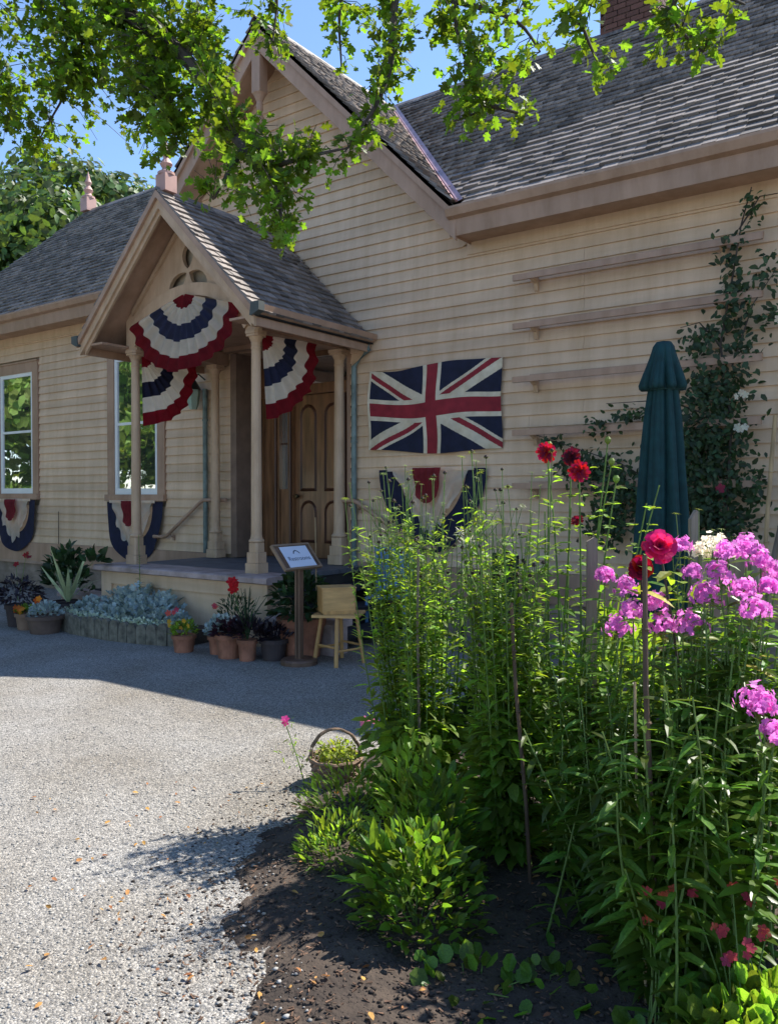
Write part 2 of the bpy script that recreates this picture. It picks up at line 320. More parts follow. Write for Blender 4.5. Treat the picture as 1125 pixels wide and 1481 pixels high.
LIMBS = [[[0.56, -5.97, 4.5], [1.44, -4.85, 4.66], [2.14, -3.86, 4.45], [2.84, -3.61, 3.96], [3.15, -3.58, 3.67], [3.37, -3.61, 3.38], [3.57, -3.66, 3.15], [3.77, -3.65, 2.94], [3.82, -3.68, 2.72]], [[2.14, -3.86, 4.45], [2.38, -3.69, 4.0], [2.02, -3.72, 3.57]], [[2.84, -3.61, 3.96], [2.99, -3.63, 3.63], [3.13, -3.67, 3.31]], [[3.57, -3.66, 3.15], [3.58, -3.85, 2.86]], [[3.68, -3.65, 3.03], [3.91, -3.6, 3.05], [4.0, -3.42, 3.13]], [[1.44, -4.85, 4.66], [3.09, -3.66, 4.53], [3.92, -3.14, 4.15], [4.03, -3.13, 3.72], [4.05, -3.25, 3.41], [3.99, -3.36, 3.21]], [[3.09, -3.66, 4.53], [4.28, -3.07, 4.22], [4.29, -3.0, 3.89], [4.35, -3.02, 3.64], [4.49, -3.06, 3.33], [4.38, -3.14, 3.25]], [[4.49, -3.06, 3.33], [4.64, -2.95, 3.28]], [[4.29, -3.0, 3.89], [4.55, -2.88, 3.77], [4.65, -2.81, 3.62]], [[4.28, -3.07, 4.22], [5.04, -3.27, 3.69], [5.12, -3.47, 3.32], [5.18, -3.43, 3.13]], [[5.04, -3.27, 3.69], [5.38, -3.28, 3.48], [5.4, -3.26, 3.3], [5.49, -3.21, 3.18]], [[5.38, -3.28, 3.48], [5.61, -3.11, 3.36]], [[3.92, -3.14, 4.15], [3.77, -3.19, 3.98], [3.77, -3.19, 3.66]], [[3.09, -3.66, 4.53], [3.45, -3.36, 4.19], [3.5, -3.39, 3.78]], [[2.14, -3.86, 4.45], [1.68, -4.08, 4.06], [1.96, -3.88, 3.64]]]
PHLOX = {'phlox_left': [(5.1, -3.31, 5.14, -3.25, 1.24, 1), (5.15, -3.28, 5.21, -3.2, 1.19, 1), (5.2, -3.49, 5.26, -3.42, 1.07, 1), (5.32, -3.52, 5.4, -3.44, 1.17, 1), (5.35, -3.57, 5.44, -3.48, 1.1, 1), (5.28, -3.49, 5.32, -3.44, 1.13, 1), (5.21, -3.36, 5.02, -3.47, 0.91, 0), (5.04, -3.23, 4.92, -3.3, 0.8, 0), (5.1, -3.31, 5.03, -3.34, 1.04, 0), (5.18, -3.37, 5.13, -3.39, 0.99, 0), (5.32, -3.52, 5.32, -3.5, 0.98, 0), (5.39, -3.59, 5.3, -3.64, 0.9, 0), (5.35, -3.62, 5.4, -3.57, 0.98, 0), (5.28, -3.55, 5.19, -3.6, 0.83, 0), (4.94, -3.06, 4.78, -3.15, 1.01, 0), (4.99, -3.02, 4.88, -3.08, 1.1, 0), (5.18, -3.13, 5.36, -2.97, 1.35, 1), (5.22, -3.22, 5.42, -3.05, 1.25, 1)], 'phlox_right': [(5.57, -3.47, 5.63, -3.39, 1.36, 1), (5.59, -3.51, 5.62, -3.46, 1.28, 1), (5.63, -3.55, 5.7, -3.47, 1.24, 1), (5.62, -3.43, 5.72, -3.32, 1.33, 1), (5.67, -3.52, 5.77, -3.42, 1.25, 1), (5.67, -3.64, 5.75, -3.55, 1.19, 1), (5.55, -3.48, 5.57, -3.44, 1.21, 1), (5.62, -3.31, 5.66, -3.25, 1.37, 1), (5.66, -3.4, 5.77, -3.29, 1.28, 1), (5.55, -3.48, 5.53, -3.47, 1.11, 1), (5.56, -3.6, 5.52, -3.6, 1.02, 0), (5.59, -3.57, 5.58, -3.56, 1.04, 0), (5.66, -3.65, 5.7, -3.6, 1.08, 0), (5.71, -3.61, 5.79, -3.53, 1.06, 0), (5.6, -3.69, 5.52, -3.73, 0.93, 0), (5.74, -3.47, 5.84, -3.37, 1.13, 0), (5.7, -3.74, 5.69, -3.73, 0.95, 0), (5.55, -3.48, 5.51, -3.49, 1.06, 0)], 'phlox_front': [(5.77, -3.88, 5.83, -3.81, 0.94, 1), (5.81, -3.91, 5.87, -3.85, 0.88, 1), (5.74, -3.84, 5.8, -3.77, 0.95, 1), (5.63, -3.92, 5.65, -3.88, 0.96, 0), (5.59, -3.94, 5.53, -3.96, 0.9, 0), (5.67, -3.95, 5.74, -3.87, 0.91, 0), (5.54, -3.85, 5.55, -3.83, 1.0, 0), (5.7, -3.99, 5.71, -3.96, 0.84, 0), (5.58, -3.83, 5.45, -3.9, 0.78, 0), (5.48, -3.78, 5.36, -3.84, 0.8, 0), (5.46, -3.79, 5.34, -3.86, 0.66, 0), (5.7, -4.05, 5.68, -4.05, 0.78, 0)], 'phlox_white': [(5.45, -2.94, 5.46, -2.9, 1.36, 2), (5.46, -2.87, 5.4, -2.88, 1.32, 2), (5.46, -2.93, 5.49, -2.88, 1.32, 2), (5.4, -2.97, 5.4, -2.94, 1.18, 0)]}
VINE = [(4.71, 1.33, 4.07, 0.08, 0.15, 0.5), (4.57, 1.33, 3.83, 0.13, 0.08, 0.6), (4.53, 1.33, 3.65, 0.1, 0.14, 0.6), (4.56, 1.33, 3.37, 0.15, 0.17, 0.9), (4.57, 1.33, 3.12, 0.18, 0.18, 1.1), (4.31, 1.33, 2.97, 0.19, 0.13, 0.9), (4.85, 1.33, 3.51, 0.08, 0.2, 0.6), (4.85, 1.33, 3.12, 0.09, 0.12, 0.6), (4.62, 1.33, 2.85, 0.17, 0.11, 0.6), (4.2, 1.33, 2.83, 0.11, 0.08, 0.4), (4.39, 1.33, 2.53, 0.28, 0.23, 1.6), (4.45, 1.33, 2.13, 0.26, 0.28, 1.8), (4.42, 1.33, 1.72, 0.28, 0.26, 1.8), (4.46, 1.33, 1.35, 0.29, 0.26, 1.8), (4.21, 1.33, 2.04, 0.17, 0.34, 1.2), (3.6, 1.33, 2.33, 0.19, 0.08, 0.6), (3.34, 1.33, 2.22, 0.15, 0.08, 0.4), (2.85, 1.33, 2.09, 0.13, 0.07, 0.4), (3.22, 1.33, 1.81, 0.22, 0.19, 1), (3.57, 1.33, 1.6, 0.22, 0.26, 1.3), (3.43, 1.33, 1.27, 0.22, 0.2, 1), (3.0, 1.33, 1.87, 0.12, 0.11, 0.4), (4.15, 1.33, 1.54, 0.22, 0.34, 1.2), (4.74, 1.33, 1.66, 0.09, 0.17, 0.5)]
DAHLIAS = [[4.74, -2.92, 1.75], [4.75, -2.66, 1.74], [4.9, -2.93, 1.66]]
# ------------------------------------------------------------ ground
g = MB(); NX = 40
g.poly([(-260, -200, 0), (200, -200, 0), (200, 260, 0), (-260, 260, 0)], [(0, 1, 2, 3)])
obj('gravel_forecourt', g, M_gravel, kind='structure')
# garden bed: a mounded sheet that rises out of the gravel
BED = [(3.2, -1.3), (3.35, -2.4), (3.52, -3.1), (3.70, -3.6), (3.88, -3.98), (4.12, -4.32), (4.50, -4.52), (4.85, -4.85), (5.1, -5.5), (5.4, -6.6), (8.6, -6.6), (8.8, 0), (6.8, .2), (4.3, .3)]
def bed_dist(X, Y):
    P = np.array(BED); n = len(P); D = np.full(X.shape, 1e9); ins = np.zeros(X.shape, bool)
    for i in range(n):
        a = P[i]; b = P[(i + 1) % n]; e = b - a; t = np.clip(((X - a[0]) * e[0] + (Y - a[1]) * e[1]) / (e @ e), 0, 1)
        D = np.minimum(D, np.hypot(X - a[0] - t * e[0], Y - a[1] - t * e[1]))
        c = (a[1] > Y) != (b[1] > Y); xi = a[0] + (Y - a[1]) / (b[1] - a[1] + 1e-9) * (b[0] - a[0]); ins ^= c & (X < xi)
    return np.where(ins, D, -D)
def noise2(X, Y, s, seed):
    g_ = np.random.default_rng(seed); o = np.zeros(X.shape)
    for k in range(14):
        a = g_.uniform(0, 6.28); f = s * g_.uniform(.5, 2.2); o += np.sin((X * math.cos(a) + Y * math.sin(a)) * f + g_.uniform(0, 6.28)) / 14
    return o * 2
def bed_z(X, Y):
    d = bed_dist(X, Y) + noise2(X, Y, 9, 1) * .10 + noise2(X, Y, 30, 2) * .035
    return np.clip(d * .25, -.03, .045) + noise2(X, Y, 60, 3) * .008 * (d > 0)
st = .028; xs = np.arange(2.6, 8.9, st); ys = np.arange(-6.7, .4, st); XX, YY = np.meshgrid(xs, ys, indexing='ij'); ZZ = bed_z(XX, YY)
V = np.stack([XX, YY, ZZ], -1).reshape(-1, 3); nx, ny = XX.shape
I = (np.arange(nx - 1)[:, None] * ny + np.arange(ny - 1)[None]).ravel(); F = np.stack([I, I + ny, I + ny + 1, I + 1], 1)
F = F[(ZZ.ravel()[F] > -.02).any(1)]
npobj('garden_soil', V, F, M_soil, smooth=True, kind='structure')
def blobs(n, px, py, pz, smin, smax, name, material, flat=.6):
    base = np.array([(1, 0, 0), (.3, .9, .1), (-.8, .6, 0), (-.9, -.5, .1), (.2, -1, 0), (.1, .1, .9), (-.4, -.1, .75), (0, 0, -.5)], float)
    fs = np.array([(0, 1, 5), (1, 2, 5), (2, 6, 5), (2, 3, 6), (3, 4, 6), (4, 5, 6), (4, 0, 5), (1, 0, 7), (2, 1, 7), (3, 2, 7), (4, 3, 7), (0, 4, 7)])
    s = smin + (smax - smin) * rng.random(n) ** 3; a = rng.uniform(0, 6.28, n); c, s_ = np.cos(a), np.sin(a)
    Rm = np.zeros((n, 3, 3)); Rm[:, 0, 0] = c; Rm[:, 0, 1] = -s_; Rm[:, 1, 0] = s_; Rm[:, 1, 1] = c; Rm[:, 2, 2] = flat
    Vb = base[None] * rng.uniform(.7, 1.3, (n, 8, 1)); Vv = np.einsum('nij,nkj->nki', Rm, Vb) * s[:, None, None]
    Vv += np.stack([px, py, pz + s * .15], -1)[:, None]
    Fv = (fs[None] + (np.arange(n) * 8)[:, None, None]).reshape(-1, 3)
    return npobj(name, Vv.reshape(-1, 3), Fv, material, kind='stuff')
def camxy(n, z0, z1, x0=-.5, x1=.5, pw=1.0):
    z = z0 + (z1 - z0) * rng.random(n) ** pw; x = rng.uniform(x0, x1, n) * z
    return CAM.x + RT[0] * x + FW[0] * z, CAM.y + RT[1] * x + FW[1] * z
px, py = camxy(34000, 1.9, 7.5, pw=1.15); d = bed_dist(px, py); k = d < -.02; px, py = px[k], py[k]
blobs(len(px), px, py, np.zeros(len(px)), .0022, .0080, 'gravel_stones', M_stone)
px, py = camxy(1500, 1.9, 3.4, -.42, -.02); d = bed_dist(px, py); k = (d > -.38 * rng.random(len(d))) & (d < .15); px, py = px[k], py[k]
blobs(len(px), px, py, np.maximum(bed_z(px, py), 0), .003, .013, 'edge_pebbles', M_stone)
px, py = camxy(24000, 1.9, 5.0, -.38, .52); d = bed_dist(px, py); k = d > -.55 * rng.random(len(px)) ** 2.2; px, py = px[k], py[k]
blobs(len(px), px, py, np.maximum(bed_z(px, py), 0), .002, .010, 'soil_crumbs', mat('soil_crumb', (.05, .037, .03), .95, .3, rand=.7))
px, py = camxy(5000, 1.9, 4.6, -.4, .5); d = bed_dist(px, py); k = d > -.5 * rng.random(len(px)) ** 2; px, py = px[k], py[k]; n = len(px)
a = rng.uniform(0, 6.28, n); dr = np.stack([np.cos(a), np.sin(a), rng.normal(0, .2, n)], 1); up = np.array([0, 0, 1.]) + rng.normal(0, .35, (n, 3))
def joined(name, tmpl, pos, rot, scl, material, **kw):
    e = [None]; tv = np.array(tmpl[0], float); A = rot * np.asarray(scl)[:, None, None]
    V = (np.einsum('nij,kj->nki', A, tv) + pos[:, None]).reshape(-1, 3); F = [tuple(i + j * len(tv) for i in f) for j in range(len(pos)) for f in tmpl[1]]
    me = bpy.data.meshes.new(name); me.from_pydata(V.tolist(), [], F); me.update(); return tag(link(name, me, material), **kw)
CHIP = ([(0, .14, 0), (1, .08, 0), (1, -.1, 0), (0, -.14, 0), (0, .14, .12), (1, .08, .1), (1, -.1, .1), (0, -.14, .12)], [(4, 5, 1, 0), (5, 6, 2, 1), (6, 7, 3, 2), (7, 4, 0, 3), (4, 7, 6, 5)])
joined('bark_chips', CHIP, np.stack([px, py, np.maximum(bed_z(px, py), 0) + .004], 1), frames(dr, up), rng.uniform(.006, .026, n), M_chip, kind='stuff')
px, py = camxy(330, 1.9, 4.4, -.45, .5, 1.3); n = len(px); a = rng.uniform(0, 6.28, n)
dr = np.stack([np.cos(a), np.sin(a), rng.normal(0, .25, n)], 1); up = np.array([0, 0, 1.]) + rng.normal(0, .4, (n, 3))
joined('fallen_leaves', OVATE, np.stack([px, py, np.maximum(bed_z(px, py), 0) + .012], 1), frames(dr, up), rng.uniform(.012, .034, n), M_dryleaf, kind='stuff')

# ------------------------------------------------------------ house
house = empty('house', (0, 1.5, 0), 'tan clapboard house with steep shingled gable roof and arched entrance porch', 'house')
P = 'parent'
WY = 1.5
RZ0, RY0 = 4.60, 1.10          # eave edge
AX, AZ = -1.06, 7.50           # gable apex
HX = 2.90
wall = MB()
wall.box(.115, 8, WY + .03, WY + .25, 0, 4.5); wall.box(-10.3, -1.955, WY + .03, WY + .25, 0, 4.5)
wall.box(-1.955, .115, WY + .03, WY + .25, 3.5, 4.5)
wall.prism([(-3.9, 4.5), (1.78, 4.5), (AX, AZ - .16)], 'y', WY + .03, WY + .25)
wall.box(-10.3, -10.1, WY + .25, 6.7, 0, 4.5); wall.box(7.8, 8, WY + .25, 6.7, 0, 4.5)
wall.box(-10.3, 8, 6.5, 6.7, 0, 4.5)
obj('wall', wall, mat('wall_core', (.3, .24, .17), .8), house)
# windows: casing extents
WIN = [(-8.02, -6.64, 1.50, 3.86), (-4.71, -3.34, 1.48, 3.86)]
PITCH = .1265
def clap(x0, x1, z0, z1, xt0=None, xt1=None):
    y0 = WY + .002
    b = MB(); x2, x3 = (xt0 if xt0 is not None else x0), (xt1 if xt1 is not None else x1)
    j = rnd.uniform(-.0015, .0015)
    b.poly([(x0, y0 - .016 + j, z0), (x1, y0 - .016 + j, z0), (x1, WY + .03, z0), (x0, WY + .03, z0), (x2, y0 + .006, z1 + .006), (x3, y0 + .006, z1 + .006), (x3, WY + .03, z1 + .006), (x2, WY + .03, z1 + .006)],
           [(0, 3, 2, 1), (4, 5, 6, 7), (0, 1, 5, 4), (1, 2, 6, 5), (3, 0, 4, 7)])
    obj('clapboard', b, M_siding, house)
z = .76; ci = 0
while z < AZ - .3:
    z1 = z + PITCH
    if z1 < 4.42:
        segs = [(-10.3, 8.0)]
        holes = [(w_[0], w_[1]) for w_ in WIN if z1 > w_[2] - .03 and z < w_[3] + .03] + ([(-1.955, .115)] if z < 3.48 else [])
        for h in holes:
            segs = [s for a_, b_ in segs for s in ((a_, min(b_, h[0])), (max(a_, h[1]), b_)) if s[1] - s[0] > .02]
        for a_, b_ in segs:
            if b_ - a_ > 3.5:
                m_ = rnd.uniform(a_ + 1.2, b_ - 1.2) if b_ < 7.5 else rnd.choice([3.1, 5.6, 6.3, 4.6, 2.5])
                clap(a_, m_ - .0012, z, z1); clap(m_ + .0012, b_, z, z1)
            else: clap(a_, b_, z, z1)
    else:
        h0 = AZ - .12 - z; h1 = AZ - .12 - z1
        if z < 4.7: h0 = min(h0, 2.75)
        clap(AX - h0, AX + h0, z, z1, AX - max(h1, .01), AX + max(h1, .01))
    z = z1; ci += 1
b = MB().box(-10.32, -2.36, WY - .035, WY + .03, .44, .757).box(.115, 8.02, WY - .035, WY + .03, .44, .757)
b.poly([(-10.32, WY - .035, .44), (-10.32, WY - .06, .40), (-2.36, WY - .06, .40), (-2.36, WY - .035, .44)], [(0, 1, 2, 3)])
obj('water_table', b, M_trim, house)
obj('foundation', MB().box(-10.3, 8, WY - .012, WY + .029, 0, .439), M_conc, house)
obj('corner_board', MB().box(.06, .115, WY - .01, WY + .26, .72, 3.49), M_trim, house)
# eaves: soffit, frieze, fascia with gutter
def eave(x0, x1, cut0=0, cut1=0):
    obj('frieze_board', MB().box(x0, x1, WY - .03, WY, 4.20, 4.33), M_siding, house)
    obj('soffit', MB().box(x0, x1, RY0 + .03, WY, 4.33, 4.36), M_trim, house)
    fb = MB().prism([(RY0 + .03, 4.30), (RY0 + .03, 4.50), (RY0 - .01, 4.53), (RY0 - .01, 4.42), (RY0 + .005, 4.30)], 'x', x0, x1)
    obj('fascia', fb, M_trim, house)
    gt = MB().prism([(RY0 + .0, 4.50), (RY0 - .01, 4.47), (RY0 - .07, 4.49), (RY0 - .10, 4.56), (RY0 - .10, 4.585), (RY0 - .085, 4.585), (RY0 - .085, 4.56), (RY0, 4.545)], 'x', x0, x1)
    obj('gutter', gt, M_trim, house)
eave(1.76, 8.2); eave(-10.5, -3.88)
# gable rake boards: outer moulding and inner board, returned at the eaves
def rake(off, wid, y0, y1, name, m=M_trim):
    for s in (1, -1):
        e = HX
        o0 = (AX + s * e, AZ - e - off); a0 = (AX, AZ - off)
        o1 = (AX + s * e, AZ - e - off - wid); a1 = (AX, AZ - off - wid)
        if s == 1: e2 = e - (0 if off + wid < .2 else 0)
        pts = [o0, a0, a1, o1]
        obj(name, MB().prism(pts, 'y', y0, y1), m, house)
rake(.0, .13, RY0 - .05, RY0 + .02, 'rake_moulding'); rake(.13, .22, RY0 - .012, RY0 + .03, 'rake_board')
for s in (1, -1):   # soffit under the overhang
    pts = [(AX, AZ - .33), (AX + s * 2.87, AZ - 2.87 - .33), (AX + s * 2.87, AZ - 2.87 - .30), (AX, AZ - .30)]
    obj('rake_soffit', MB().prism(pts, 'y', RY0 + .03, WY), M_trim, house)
pd = MB().box(AX - .07, AX + .07, RY0 - .03, RY0 + .11, 6.62, 7.1)
pd.lathe([(.03, -.5), (.05, -.47), (.025, -.43), (.055, -.38), (.06, -.3), (.03, -.24), (.045, -.2), (.04, -.1), (.07, -.03), (.09, 0)], (AX, RY0 + .04, 6.62), 12)
obj('gable_pendant', pd, M_trim, house)
# roof decks
def slab(name, poly, th=.05):
    n = len(poly); v = [tuple(p) for p in poly] + [(p[0], p[1], p[2] - th) for p in poly]
    obj(name, MB().poly(v, [tuple(range(n)), tuple(range(2 * n - 1, n - 1, -1))] + [(i, i + n, (i + 1) % n + n, (i + 1) % n) for i in range(n)]), M_under, house)
RID = RY0 + (AZ - RZ0)
rz = lambda y: RZ0 + (y - RY0)
slab('roof_deck', [(AX + HX, RY0, RZ0), (8.2, RY0, RZ0), (8.2, RID, AZ), (AX, RID, AZ)])
slab('roof_deck', [(AX - HX, RY0, RZ0), (AX, RID, AZ), (-9.0, RID, AZ), (-10.5, RY0, RZ0)])
slab('roof_deck', [(-10.5, RY0, RZ0), (-9.0, RID, AZ), (-10.5, 2 * RID - RY0, RZ0)])
slab('roof_deck', [(-9.0, RID, AZ), (8.2, RID, AZ), (8.2, 2 * RID - RY0, RZ0), (-10.5, 2 * RID - RY0, RZ0)])
slab('roof_deck', [(AX, RY0 - .05, AZ), (AX + HX, RY0 - .05, RZ0), (AX + HX, RY0, RZ0), (AX, RID, AZ)])
slab('roof_deck', [(AX, RY0 - .05, AZ), (AX, RID, AZ), (AX - HX, RY0, RZ0), (AX - HX, RY0 - .05, RZ0)])
SH = ([(-.5, 0, 0), (.5, 0, 0), (.5, 1, 0), (-.5, 1, 0), (-.5, 0, 1), (.5, 0, 1), (.5, 1, .3), (-.5, 1, .3)],
      [(4, 5, 6, 7), (0, 1, 5, 4), (1, 2, 6, 5), (3, 0, 4, 7), (0, 3, 2, 1)])
def shingle_slope(origin, along, upslope, L, W, inside, crs=.128, wmin=.09, wmax=.2, thick=.026, th0=0):
    """rows of shingles on a plane; inside(u, v) says whether a shingle at (u, v) is on the roof"""
    o = np.array(origin, float); a = np.array(along, float); a /= np.linalg.norm(a); u = np.array(upslope, float); u /= np.linalg.norm(u); nrm = np.cross(a, u)
    pos, rot, scl = [], [], []
    tilt = math.atan(.026 / .25)
    u2 = u * math.cos(tilt) - nrm * math.sin(tilt); n2 = nrm * math.cos(tilt) + u * math.sin(tilt); Rm = np.stack([a, u2, n2], 1)
    v = 0.0
    while v < L:
        t = 0.0; first = True
        while t < W - .03:
            wd = min(rnd.uniform(wmin, wmax) * (rnd.uniform(.35, 1) if first else 1), W - t); first = False
            if inside(t + wd / 2, v):
                jy = rnd.uniform(-.007, .007); ja = rnd.uniform(-.02, .02); Rj = Rm @ np.array([[math.cos(ja), -math.sin(ja), 0], [math.sin(ja), math.cos(ja), 0], [0, 0, 1]])
                pos.append(o + a * (t + wd / 2) + u * (v + jy) + nrm * (.022 + rnd.uniform(0, .004))); rot.append(Rj); scl.append((wd - .005, min(.25, L - v + .02), thick * rnd.uniform(.75, 1.2)))
            t += wd
        v += crs
    return pos, rot, scl
SL = HX * math.sqrt(2); r2 = 1 / math.sqrt(2)
def cat(*ls): return [np.array(sum((list(l[i]) for l in ls), [])) for i in range(3)]
A1 = shingle_slope((AX, RY0 - .04, RZ0 - .04), (1, 0, 0), (0, 1, 1), SL + .02, 7.4, lambda t, v: t > HX + .06 - v * r2)
A2 = shingle_slope((-10.5, RY0 - .04, RZ0 - .04), (1, 0, 0), (0, 1, 1), SL + .02, 9.44, lambda t, v: 1.5 * v / SL < t < 9.44 - HX - .06 + v * r2)
A3 = shingle_slope((AX + HX + .04, RY0 - .05, RZ0 - .04), (0, 1, 0), (-1, 0, 1), SL + .02, RID - RY0 + .06, lambda t, v: t < v * r2 + .03)
A4 = shingle_slope((AX - HX - .04, RY0 + 2.95, RZ0 - .04), (0, -1, 0), (1, 0, 1), SL + .02, 3.0, lambda t, v: t > 3.0 - v * r2)
ps, rs, ss = cat(A1, A2, A3, A4)
pieces('shingle', house, SH, ps, rs, ss, M_shingle, 300, 'shingles')
# valley flashing, ridge caps
for s in (1, -1):
    a_ = Vector((AX + s * (HX + .02), RY0 - .02, RZ0 + .045)); b_ = Vector((AX + s * .02, RID - .02, AZ + .045)); d_ = (b_ - a_).normalized()
    vf = MB(); q1 = Vector((s * .055, 0, 0.0)); q2 = Vector((0, -.0, 0)); 
    vf.poly([a_ + Vector((s * .075, 0, .018)), a_ + Vector((0, 0, 0)), a_ + Vector((-s * .055, -.0, .055)), b_ + Vector((s * .075, 0, .018)), b_, b_ + Vector((-s * .055, 0, .055))], [(0, 1, 4, 3), (1, 2, 5, 4)])
    vf.tube([a_ + Vector((0, 0, .01)), b_ + Vector((0, 0, .01))], .016, n=6)
    obj('valley_flashing', vf, M_copper, house)
x = -9.0
while x < 7.6:
    q = MB().prism([(RID - .09, AZ - .035), (RID, AZ + .075), (RID + .09, AZ - .035), (RID, AZ + .045)], 'x', x, x + .42); obj('ridge_cap', q, M_shingle, house); x += .425
y = RY0 - .06
while y < RID:
    q = MB().prism([(AX - .09, AZ - .035), (AX, AZ + .075), (AX + .09, AZ - .035), (AX, AZ + .045)], 'y', y, min(y + .42, RID)); obj('ridge_cap', q, M_shingle, house); y += .425
def finial(x, y, z, parent, k=1.0):
    f = MB().box(x - .085 * k, x + .085 * k, y - .085 * k, y + .085 * k, z, z + .2 * k)
    f.lathe([(.10 * k, 0), (.10 * k, .03 * k), (.06 * k, .05 * k), (.045 * k, .08 * k), (.075 * k, .13 * k), (.05 * k, .17 * k), (.03 * k, .2 * k), (.055 * k, .25 * k), (.03 * k, .31 * k), (.006, .42 * k)], (x, y, z + .2 * k), 12)
    return obj('finial', f, mat('pink_finial', (.45, .27, .23), .55, .1), parent)
finial(-8.88, RID, AZ + .03, house, 1.35)
# chimney
ch = empty('chimney', (2.65, RID + .25, AZ - .3), parent=house)
obj('chimney_core', MB().box(2.31, 2.99, RID + .01, RID + .49, AZ - .3, AZ + 1.1), M_mortar, ch)
bp_, br_, bs_ = [], [], []
BR = ([(-.5, -.5, 0), (.5, -.5, 0), (.5, .5, 0), (-.5, .5, 0), (-.5, -.5, 1), (.5, -.5, 1), (.5, .5, 1), (-.5, .5, 1)], [(0, 1, 5, 4), (1, 2, 6, 5), (2, 3, 7, 6), (3, 0, 4, 7), (4, 5, 6, 7)])
zz = AZ - .28; row = 0
while zz < AZ + 1.08:
    for i in range(4):
        for yy in (RID, RID + .5): bp_.append((2.39 + i * .17 + (.04 if row % 2 else -.02), yy, zz)); br_.append(np.eye(3)); bs_.append((.16, .05, .062))
    for j in range(3):
        for xx in (2.30, 3.00): bp_.append((xx, RID + .08 + j * .17, zz)); br_.append(np.eye(3)); bs_.append((.05, .16, .062))
    zz += .073; row += 1
pieces('brick', ch, BR, np.array(bp_), np.array(br_), np.array(bs_), M_brick, 300)

def window(x0, x1, z0, z1):
    wn = empty('window', ((x0 + x1) / 2, WY, z0), parent=house)
    cw = .17
    cs = MB().box(x0, x0 + cw, WY - .03, WY + .03, z0 + .1, z1).box(x1 - cw, x1, WY - .03, WY + .03, z0 + .1, z1).box(x0 + cw, x1 - cw, WY - .03, WY + .03, z1 - .17, z1)
    cs.box(x0 - .015, x1 + .015, WY - .05, WY + .03, z1, z1 + .025)
    obj('casing', cs, M_trim, wn)
    obj('sill', MB().box(x0 - .02, x1 + .02, WY - .075, WY + .03, z0, z0 + .1), M_trim, wn)
    a0, a1, c0, c1 = x0 + cw, x1 - cw, z0 + .1, z1 - .17; fr = .062; mid = (c0 + c1) / 2 + .03
    f = MB().box(a0, a0 + fr, WY - .015, WY + .03, c0, c1).box(a1 - fr, a1, WY - .015, WY + .03, c0, c1).box(a0 + fr, a1 - fr, WY - .015, WY + .03, c1 - fr, c1).box(a0 + fr, a1 - fr, WY - .015, WY + .03, c0, c0 + fr + .03)
    obj('storm_frame', f, M_white, wn)
    obj('meeting_rail', MB().box(a0 + fr, a1 - fr, WY - .008, WY + .03, mid - .02, mid + .02), M_white, wn)
    for i in (1, 2):
        xx = a0 + fr + (a1 - a0 - 2 * fr) * i / 3
        obj('muntin', MB().box(xx - .008, xx + .008, WY + .012, WY + .022, c0 + fr + .03, mid - .02), M_white, wn)
        obj('muntin', MB().box(xx - .008, xx + .008, WY + .012, WY + .022, mid + .02, c1 - fr), M_white, wn)
    for q0, q1 in ((c0 + fr, mid), (mid, c1 - fr)):
        zq = (q0 + q1) / 2; obj('muntin', MB().box(a0 + fr, a1 - fr, WY + .010, WY + .0185, zq - .008, zq + .008), M_white, wn)
    for q0, q1 in ((c0 + fr, mid - .02), (mid + .02, c1 - fr)):   # slightly uneven old glass
        p = MB(); N = 14
        vs = [(a0 + fr + (a1 - a0 - 2 * fr) * i / N, WY + .005 + rnd.uniform(-.0006, .0006), q0 + (q1 - q0) * j / N) for j in range(N + 1) for i in range(N + 1)]
        p.poly(vs, [(j * (N + 1) + i, j * (N + 1) + i + 1, (j + 1) * (N + 1) + i + 1, (j + 1) * (N + 1) + i) for j in range(N) for i in range(N)])
        obj('pane', p, M_glass, wn, smooth=True)
for w_ in WIN: window(*w_)

# entrance recess
ent = empty('entrance', (-.92, 2.0, .72), parent=house)
OX0, OX1 = -1.955, .06
obj('side_panel', MB().box(OX0 - .04, OX0, WY + .25, 2.1, .95, 3.49), M_cream, ent)
obj('side_panel', MB().box(OX1, OX1 + .04, WY + .26, 2.1, .95, 3.49), M_cream, ent)
obj('baseboard', MB().box(OX0 - .04, OX0 + .012, WY + .25, 2.1, .72, .95).box(OX1 - .012, OX1 + .04, WY + .26, 2.1, .72, .95), M_trim, ent)
obj('door_casing', MB().box(OX0, OX0 + .11, WY - .03, WY + .25, .72, 3.49), mat('brown_casing', (.20, .135, .10), .5), ent)
obj('recess_ceiling', MB().box(OX0, OX1, WY + .02, 2.2, 3.49, 3.53), M_trim, ent)
fr = MB()
for a_, b_ in ((OX0, -1.82), (-1.62, -1.52), (-1.36, -1.27), (-.38, -.29), (-.13, OX1)): fr.box(a_, b_, 1.97, 2.12, .72, 2.93)
fr.box(OX0, OX1, 1.95, 2.12, 2.93, 3.06).box(OX0, OX1, 1.97, 2.12, 3.42, 3.49).box(OX0, -1.7, 1.975, 2.12, 3.06, 3.42)
fr.box(-1.52, -1.36, 2.0, 2.1, .72, 1.65).box(-.29, -.13, 2.0, 2.1, .72, 1.65).box(-1.82, -1.62, 2.0, 2.1, .72, 2.93)
obj('door_frame', fr, M_oak, ent)
obj('transom_pane', MB().box(-1.7, OX1, 2.03, 2.05, 3.06, 3.42), M_glass, ent)
for a_, b_ in ((-1.52, -1.36), (-.29, -.13)):
    obj('sidelight_pane', MB().box(a_, b_, 2.03, 2.05, 1.65, 2.93), M_glass, ent)
    obj('sidelight_bar', MB().box(a_, b_, 2.015, 2.03, 2.27, 2.29), M_oakd, ent)
